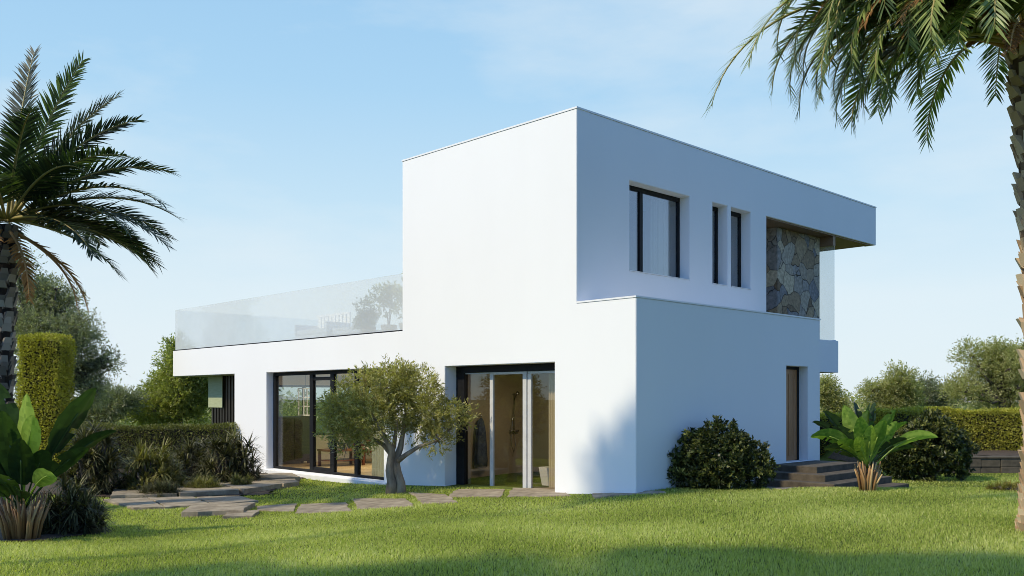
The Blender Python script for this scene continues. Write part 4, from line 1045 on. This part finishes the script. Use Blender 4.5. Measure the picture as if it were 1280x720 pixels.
def palm_trunk(parent, path, r0, r1, mat, boot=0.13, rows=40, per=9):
    """tapered trunk clad in the cut stubs of old leaves, spiralling up"""
    b = MB(); pts = [Vector(p) for p in path]; n = len(pts)
    b.tube(pts, [r0 + (r1 - r0) * i / (n - 1) for i in range(n)], 16)
    rv = [random.uniform(0, .15) for _ in b.f]
    def P(s):
        f = s * (n - 1); i = min(int(f), n - 2); return pts[i].lerp(pts[i + 1], f - i), (pts[i + 1] - pts[i]).normalized(), r0 + (r1 - r0) * s
    k = 0
    for r in range(rows):
        for q in range(per):
            s = (r + q / per) / rows; c, tdir, rad = P(min(s, 0.999)); a = q * 2 * math.pi / per + r * 2.4 + random.uniform(-.12, .12)
            e1 = tdir.orthogonal().normalized(); e1 = (Vector((1, 0, 0)) - tdir * tdir.x).normalized(); e2 = tdir.cross(e1)
            o = e1 * math.cos(a) + e2 * math.sin(a); sd = tdir.cross(o).normalized()
            w = boot * random.uniform(0.75, 1.15) * (rad / r0) ** 0.3; hgt = boot * random.uniform(0.7, 1.3); out = boot * random.uniform(0.25, 0.62)
            p0 = c + o * (rad - 0.02)
            v = [p0 - sd * w * 0.6 - tdir * hgt * 0.5, p0 + sd * w * 0.6 - tdir * hgt * 0.5, p0 + sd * w * 0.38 + tdir * hgt * 0.45, p0 - sd * w * 0.38 + tdir * hgt * 0.45,
                 p0 + o * out * 0.35 - sd * w * 0.5 - tdir * hgt * 0.3, p0 + o * out * 0.35 + sd * w * 0.5 - tdir * hgt * 0.3, p0 + o * out + sd * w * 0.32 + tdir * hgt * 0.6, p0 + o * out - sd * w * 0.32 + tdir * hgt * 0.6]
            tone = random.uniform(0.55, 1.0)
            b.add(v, [(0, 3, 2, 1), (4, 5, 6, 7), (0, 1, 5, 4), (1, 2, 6, 5), (2, 3, 7, 6), (3, 0, 4, 7)])
            rv += [0.1, tone, tone * 0.5, tone * 0.75, tone * 0.95, tone * 0.75]
    o = b.build('trunk', mat, parent)
    o.data.attributes.new('rnd', 'FLOAT', 'FACE').data.foreach_set('value', np.array(rv, np.float32))
    return o

# left palm
d = 15.2; c = at(7, 282, d); base = Vector((c.x - 0.1, d, 0)); base.z = gz(base.x, base.y)
t = thing('palm_tree', 'dark feather palm at the left edge of the garden', 'tree', base)
cr_ = c - base
palm_trunk(t, [(0, 0, -0.1), (0.03, 0, cr_.z * 0.5), (cr_.x, 0, cr_.z)], 0.18, 0.165, M['palm_trunk_dark'], 0.15, 34, 8)
FR = [  # azimuth (0 = right), elevation, length, droop
    (0, 58, 3.3, 0.75), (8, 43, 3.4, 0.95), (-8, 30, 3.4, 1.05), (4, 17, 3.2, 1.05), (-14, 70, 3.4, 0.3), (75, 86, 3.6, 0.2), (18, 66, 3.3, 0.45), (-25, 40, 3.3, 0.9), (12, 3, 2.9, 0.9), (0, -10, 2.5, 0.7), (-20, 16, 3.1, 1.0),
    (22, 30, 3.3, 1.0), (-38, 34, 3.2, 1.0), (-50, 52, 3.2, 0.9), (-65, 24, 3.0, 1.0), (-80, 40, 3.1, 1.1), (-100, 22, 3.0, 1.0), (-115, 46, 3.1, 1.0), (-135, 28, 3.1, 1.0),
    (-150, 50, 3.2, 0.9), (-170, 25, 3.2, 1.0), (175, 44, 3.3, 0.9), (155, 22, 3.2, 1.0), (140, 46, 3.2, 0.9), (118, 22, 3.0, 1.0), (98, 45, 3.2, 0.9), (78, 25, 3.1, 1.0), (58, 20, 3.2, 1.0), (40, 12, 3.1, 1.0), (34, 24, 3.2, 1.0),
    (-120, 48, 3.2, 0.8), (160, 50, 3.3, 0.8), (-30, 2, 2.8, 0.9), (30, 6, 2.8, 0.8)]
for a, e, l, dr in FR:
    frond(t, (cr_.x + 0.12 * math.cos(R(a)), 0.12 * math.sin(R(a)), cr_.z + 0.1), R(a + random.uniform(-4, 4)), R(e), l * (0.83 if e < 62 else 0.85), M['l_palm'], M['rachis'], dr, 0.50, 84, twist=random.uniform(-.3, .3), hang=0.10, vee=0.24, leaf_w=0.036)
for a, e, l, dr in [(10, -30, 1.9, 0.9), (-40, -35, 1.7, 0.9), (-85, -35, 1.7, 0.7), (160, -30, 1.9, 0.9), (40, -25, 2.0, 0.9)]:
    frond(t, (cr_.x + 0.15 * math.cos(R(a)), 0.15 * math.sin(R(a)), cr_.z - 0.1), R(a), R(e), l * 0.87, M['l_palmd'], M['rachis_dry'], dr, 0.28, 30, 'dead_frond')

# right palm
d = 10.6; c = at(1286, 66, d); base = Vector((at(1303, 0, d).x, d, 0)); base.z = gz(base.x, base.y)
t = thing('palm_tree', 'sunlit leaning feather palm at the right edge of the lawn', 'tree', base)
cr_ = c - base
mid = at(1305, 380, d) - base
low = at(1308, 560, d) - base
palm_trunk(t, [(0.02, 0, -0.1), (0.02, 0, 0.12), (low.x * 0.7, 0, 0.45), (low.x, 0, low.z), (mid.x, 0, mid.z), (at(1299, 220, d).x - base.x, 0, at(0, 220, d).z - base.z), (cr_.x, 0, cr_.z)], 0.235, 0.20, M['palm_trunk'], 0.165, 58, 9)
FR = [(178, 32, 4.2, 1.75), (183, 40, 3.9, 1.9), (176, 40, 3.6, 2.1), (184, 52, 3.6, 2.45), (170, 44, 3.0, 2.3), (190, 42, 2.8, 2.3), (178, 55, 3.0, 2.5), (165, 36, 2.6, 2.2), (195, 50, 3.4, 2.3), (172, 60, 3.8, 2.5), (186, 34, 2.5, 2.1), (160, 55, 3.3, 2.4), (202, 34, 2.7, 2.1),
      (208, 55, 3.2, 2.4), (150, 38, 2.7, 2.2), (180, 66, 3.9, 2.5), (168, 25, 2.2, 1.9), (194, 24, 2.2, 1.9), (216, 40, 2.7, 2.2), (142, 55, 3.1, 2.3), (226, 56, 3.1, 2.3), (235, 36, 2.6, 2.1), (132, 36, 2.6, 2.1), (245, 60, 3.1, 2.3), (120, 58, 3.1, 2.2),
      (258, 40, 2.7, 2.1), (272, 58, 3.1, 2.2), (290, 40, 2.8, 2.1), (310, 55, 3.2, 2.1), (330, 38, 2.9, 2.0), (350, 55, 3.2, 2.0), (10, 38, 3.0, 2.0), (30, 55, 3.2, 2.0), (50, 38, 2.9, 2.0), (72, 55, 3.1, 2.1), (90, 38, 2.8, 2.1), (106, 50, 3.0, 2.1),
      (185, 76, 3.6, 1.9), (110, 76, 3.5, 1.6), (260, 76, 3.5, 1.6), (330, 76, 3.5, 1.6), (40, 76, 3.5, 1.6), (222, 26, 2.0, 1.7), (200, 22, 1.8, 1.6), (178, 46, 3.3, 2.3), (188, 58, 3.3, 2.6), (183, 30, 2.9, 1.9), (174, 32, 3.2, 2.0), (192, 38, 3.3, 2.15), (166, 46, 3.4, 2.3), (198, 44, 3.0, 2.3), (180, 48, 2.6, 2.3), (186, 40, 2.2, 2.2), (172, 52, 2.4, 2.4), (204, 44, 2.5, 2.3), (158, 44, 2.7, 2.3), (212, 28, 2.1, 1.9), (180, 20, 2.0, 1.7), (190, 14, 1.7, 1.7), (170, 16, 1.8, 1.7)]
for a, e, l, dr in FR:
    frond(t, (cr_.x + 0.15 * math.cos(R(a)), 0.15 * math.sin(R(a)), cr_.z + 0.12), R(a + random.uniform(-4, 4)), R(e), l, M['l_palmr'], M['rachis'], dr, 0.52, 76, twist=random.uniform(-.25, .25), hang=0.09, vee=0.22, leaf_w=0.030, jit=0.08)
for a, e, l, dr in [(200, 40, 2.6, 1.7), (208, 34, 2.3, 1.5), (194, 30, 2.2, 1.4), (215, 44, 2.5, 1.8), (204, 24, 2.0, 1.2), (190, 36, 2.5, 1.6), (160, 30, 2.0, 1.4), (185, 50, 2.9, 1.8), (235, 5, 1.8, 1.0), (300, -20, 1.6, 0.9)]:
    frond(t, (cr_.x + 0.15 * math.cos(R(a)), 0.15 * math.sin(R(a)), cr_.z + 0.05), R(a), R(e), l, M['l_palmd'], M['rachis_dry'], dr, 0.30, 44, 'dead_frond', hang=0.4)

# ------------------------------------------------------------------ terrace pot plants
def pot_plant(label, x, y, h, spread, mat, n=170):
    t = hthing('potted_plant', label, 'potted plant', x, y, 3.16)
    b = MB(); b.lathe([(0.13, 0), (0.17, 0.2), (0.19, 0.32), (0.17, 0.33), (0.16, 0.30)], 18); b.build('pot', M['terracotta'], t)
    bl = rblobs(0, 0, 0.32 + h * 0.6, spread, spread, h * 0.5, 5, (0.35, 0.6))
    b = MB(); branches(b, (0, 0, 0.25), [q[0] for q in bl], 0.014, 0.005, 0.04); b.build('stem', M['bark2'], t)
    crown('foliage', mat, t, bl, n, 10, 0.10, 0.035, twig=0.16, up=0.5, shell=0.2)
pot_plant('tall potted plant on the terrace against the upper wall', 0.50, 6.75, 1.05, 0.38, M['l_olive'], 150)
pot_plant('middle potted plant behind the terrace glass', 0.55, 7.5, 0.85, 0.34, M['l_olive'], 100)
pot_plant('low dark potted plant nearest the terrace sofa', 0.50, 8.25, 0.62, 0.28, M['l_oliveg'], 90)

# ------------------------------------------------------------------ stone paving, steps, garden wall
SLABS = []
def flag(pxpoly, label, lift=0.018, thick=0.16, mat='slab', name='paving_stone'):
    pts = [on_ground(*q) for q in pxpoly]
    c = sum(pts, Vector()) / len(pts)
    ztop = c.z + lift
    # ragged outline: subdivide edges and shake them a little
    poly = []
    for i in range(len(pts)):
        a, b2 = pts[i], pts[(i + 1) % len(pts)]
        k = max(2, int((b2 - a).length / 0.22))
        for s in range(k):
            q = a.lerp(b2, s / k); poly.append((q.x + random.uniform(-.025, .025), q.y + random.uniform(-.035, .035)))
    zs = [max(gz(p[0], p[1]) * 0.6 + c.z * 0.4 + lift, gz(p[0], p[1]) + 0.02) + random.uniform(-.006, .006) for p in poly]
    loc = [(p[0] - c.x, p[1] - c.y) for p in poly]
    b = MB(); b.prism(loc, [z - c.z - thick for z in zs], [z - c.z for z in zs])
    o = b.build(name, M[mat], None, 0.008); o.location = c
    tag(o, label, 'paving stone', 'stone slabs of the garden path')
    SLABS.append(np.array(poly)); return o
flag([(572, 612.5), (630, 613), (627, 622), (560, 622)], 'paving stone at the left half of the bathroom glass door')
flag([(641, 611), (692, 610.5), (714, 620), (634, 622)], 'paving stone at the right half of the bathroom glass door')
flag([(716, 611.5), (766, 611.5), (792, 614), (738, 617.5)], 'paving stone against the white wall near the house corner')
flag([(740, 619), (826, 614.5), (834, 617), (744, 624)], 'long paving stone at the house corner, rightmost of the path')
flag([(512, 617.5), (558, 619), (572, 629), (528, 630.5)], 'paving stone just right of the olive trunk')
flag([(442, 625.5), (508, 624), (518, 634), (447, 638)], 'paving stone in front of the olive trunk')
flag([(376, 632), (432, 629), (440, 640), (368, 643)], 'paving stone left of the olive tree')
flag([(240, 637), (318, 634), (304, 644), (228, 647)], 'raised dark-edged paving stone near the left lawn shadow', 0.09)
flag([(283, 643), (326, 640), (316, 648), (280, 649)], 'smallest paving stone on the lawn edge', 0.05)
flag([(318, 634), (372, 630), (366, 640), (322, 639)], 'paving stone linking the patio slab and the path')
for q, lab, lf_ in (([(128, 627), (182, 625), (206, 637), (166, 638)], 'weathered paving stone nearest the left lawn edge', 0.05),
        ([(184, 625), (244, 624), (262, 634), (208, 637)], 'weathered paving stone between the left bed and the raised slab', 0.055),
        ([(246, 624), (300, 622.5), (322, 629), (264, 634)], 'weathered paving stone right of the raised slab', 0.05),
        ([(140, 618), (205, 614), (222, 623), (140, 625.5)], 'long stone slab below the middle strap-leaved shrub', 0.10),
        ([(207, 614), (268, 610), (300, 619), (224, 623)], 'long stone slab below the grass tufts', 0.11),
        ([(270, 610), (318, 606.5), (352, 611), (303, 619)], 'long stone slab below the dark shrub by the pillar', 0.12),
        ([(300, 600.5), (366, 598), (374, 603), (322, 605.5)], 'stone slab at the foot of the white pillar', 0.14),
        ([(326, 606.5), (368, 604), (372, 608), (354, 610.5)], 'smallest stone slab below the white threshold', 0.11)):
    flag(q, lab, lf_)
flag([(955, 611), (1068, 604), (1072, 609), (980, 613)], 'pale stone slab at the bottom of the side steps', 0.03)

t = hthing('stone_steps', 'dark stone steps leading up to the side door', 'steps', 4.3, -0.7, 0.0)
for k, zt in enumerate((0.52, 0.40, 0.28, 0.16)):
    b = MB(); x0, y0 = -0.34 * k, -0.25 - 0.34 * k
    if k == 0: b.box(0, 1.75, y0, 0.69, -0.2, zt)
    else:
        b.prism([(x0, y0), (1.75, y0), (1.75, y0 + 0.339), (x0 + 0.339, y0 + 0.339), (x0 + 0.339, 0.69 - 0.005 * k), (x0, 0.69 - 0.005 * k)], -0.2, zt)
    b.build('step', M['step'], t, 0.012)

d = 21.4
t = thing('garden_wall', 'low dark stone garden wall below the right hedge', 'wall', (at(1245, 0, d).x, d, 0))
x0, x1 = at(1120, 0, d).x - t.location.x, at(1420, 0, d).x - t.location.x
b = MB(); x = x0
while x < x1:
    w = random.uniform(0.35, 0.6)
    for z0, z1 in ((-0.1, 0.2), (0.203, 0.40)): b.box(x, min(x + w - 0.008, x1), random.uniform(-0.02, 0.02), 0.30, z0, z1 + random.uniform(-.01, .0))
    x += w
b.build('stones', M['drystone'], t, 0.015)
b = MB(); b.box(x0, x1, -0.03, 0.33, 0.402, 0.45); b.build('coping', M['drystone'], t, 0.01)

# ------------------------------------------------------------------ trees beyond the left of the picture: they throw the shade seen on lawn and left bed
def shade_tree(label, x, y, cz, r, n_t, rz=None, tr=0.2):
    base = Vector((x, y, gz(x, y)))
    bl = rblobs(0, 0, cz, r, r, rz or r * 0.7, 9, (0.3, 0.5))
    tree('broadleaf_tree', label, 'tree', base, bl, n_t, 10, 0.24, 0.12, M['l_tree'], trunk_r=tr, shell=0.2)
shade_tree('low tree beyond the left edge, shading the large-leaved plant', -12.6, 8.9, 5.6, 1.5, 420)
for lx, ly, r_, w_ in ((-3.4, 7.5, 1.9, 'first'), (-0.8, 7.6, 1.9, 'second'), (2.0, 7.9, 1.7, 'third'), (4.7, 8.4, 1.6, 'fourth')):
    shade_tree('%s of four trees in a row beyond the left edge, from the far left' % w_, lx - 11.5, ly - 8.0, 12.75, r_, 800, 0.7)
shade_tree('tall small-crowned tree beyond the left edge, shading the house corner', -10.4, 6.3, 13.9, 0.9, 170, 0.9, 0.08)

# bare planting soil with bark mulch
def bed(x0, x1, y0, y1, edge):
    xs = np.arange(x0, x1, 0.2); ys = np.arange(y0, y1, 0.2); X, Y = np.meshgrid(xs, ys); Z = ground_z(X, Y) + 0.012 + 0.025 * RNG.random(X.shape)
    nX = len(xs); q = (np.arange(len(ys) - 1)[:, None] * nX + np.arange(nX - 1)[None]).ravel()
    F = np.stack([q, q + 1, q + nX + 1, q + nX], -1); cx_, cy_ = X.ravel()[q] + 0.1, Y.ravel()[q] + 0.1
    tag(np_mesh('planting_bed', np.stack([X, Y, Z], -1).reshape(-1, 3), [F[edge(cx_, cy_)]], M['mulch']), kind='structure')
bed(-14, -4.6, 15, 26, lambda x, y: (x < -5.1 - 0.25 * np.sin(y * 1.3)) & (y > 18.0 + 0.4 * np.sin(x * 1.1)))
bed(-11, -5.6, 11.8, 13.8, lambda x, y: (x < -6.1 + 0.2 * np.sin(y * 3)) & (y > 11.9) & (y < 13.6))
bed(9.0, 18, 21.9, 26, lambda x, y: x > 0)

# ------------------------------------------------------------------ lawn grass
def inside(P, poly):
    x, y = P[:, 0], P[:, 1]; c = np.zeros(len(P), bool); j = len(poly) - 1
    for i in range(len(poly)):
        xi, yi = poly[i]; xj, yj = poly[j]
        c ^= ((yi > y) != (yj > y)) & (x < (xj - xi) * (y - yi) / (yj - yi + 1e-12) + xi); j = i
    return c
def grass(n, y0, y1, hmin, hmax, w):
    y = y0 + (y1 - y0) * RNG.random(n); hw = y * 0.60 + 1.2
    x = (RNG.random(n) * 2 - 1) * hw; P = np.stack([x, y], 1)
    keep = np.ones(n, bool)
    for s in SLABS: keep &= ~inside(P, s)
    hx_, hy_ = W2H(x, y)
    keep &= ~((hx_ > -0.12) & (hx_ < 10) & (hy_ > -0.02) & (hy_ < 13.9))
    keep &= ~((hx_ > 3.2) & (hx_ < 6.1) & (hy_ > -2.05) & (hy_ < 0))
    keep &= ~((x > 8.9) & (y > 21.2))
    # bare planting beds on the left
    bed = (x < -5.1 - 0.25 * np.sin(y * 1.3)) & (y > 18.0 + 0.4 * np.sin(x * 1.1)); keep &= ~bed
    keep &= ~((x < -6.1 + 0.2 * np.sin(y * 3)) & (y > 11.9) & (y < 13.6))
    P = P[keep]; n = len(P); z = ground_z(P[:, 0], P[:, 1])
    patch = 0.5 + 0.25 * np.sin(P[:, 0] * 1.7 + 1.3 * np.sin(P[:, 1] * 1.1)) + 0.25 * np.sin(P[:, 1] * 2.3 + 1.7 * np.sin(P[:, 0] * 0.8))
    h = (hmin + (hmax - hmin) * RNG.random(n)) * (0.8 + 0.35 * patch)
    a = RNG.random(n) * 2 * np.pi; lean = 0.25 + 0.55 * RNG.random(n)
    D = np.stack([np.cos(a) * lean, np.sin(a) * lean, np.ones(n)], 1); S = np.stack([-np.sin(a), np.cos(a), np.zeros(n)], 1)
    B = np.stack([P[:, 0], P[:, 1], z - 0.004], 1); ww = w * (0.7 + 0.6 * RNG.random(n))[:, None]
    m_ = B + D * np.array([0.7, 0.7, 1.0]) * (h * 0.55)[:, None]; tp = B + D * np.array([1.25, 1.25, 0.92]) * h[:, None]
    V = np.stack([B - S * ww / 2, B + S * ww / 2, m_ + S * ww * 0.42, m_ - S * ww * 0.42, tp], 1).reshape(-1, 3)
    b5 = np.arange(n) * 5
    rv = np.clip(0.35 * patch + 0.55 * RNG.random(n) + 0.05 + (RNG.random(n) > 0.95) * 0.3, 0, 1)
    return V, np.stack([b5, b5 + 1, b5 + 2, b5 + 3], 1), np.stack([b5 + 3, b5 + 2, b5 + 4], 1), rv
VV, QQ, TT, RV = [], [], [], []; off = 0
for a in ((150000, 5.6, 9.0, 0.032, 0.072, 0.0050), (180000, 9.0, 13.0, 0.028, 0.060, 0.0062), (170000, 13.0, 17.5, 0.026, 0.05, 0.008), (110000, 17.5, 23.0, 0.026, 0.05, 0.011)):
    V, q, tr_, rv = grass(*a); VV.append(V); QQ.append(q + off); TT.append(tr_ + off); RV.append(rv); off += len(V)
rv = np.concatenate(RV)
tag(np_mesh('lawn_grass', np.concatenate(VV), [np.concatenate(QQ), np.concatenate(TT)], M['grass'], None, np.concatenate([rv, rv])), 'short green lawn grass covering the garden', 'grass', kind='stuff')
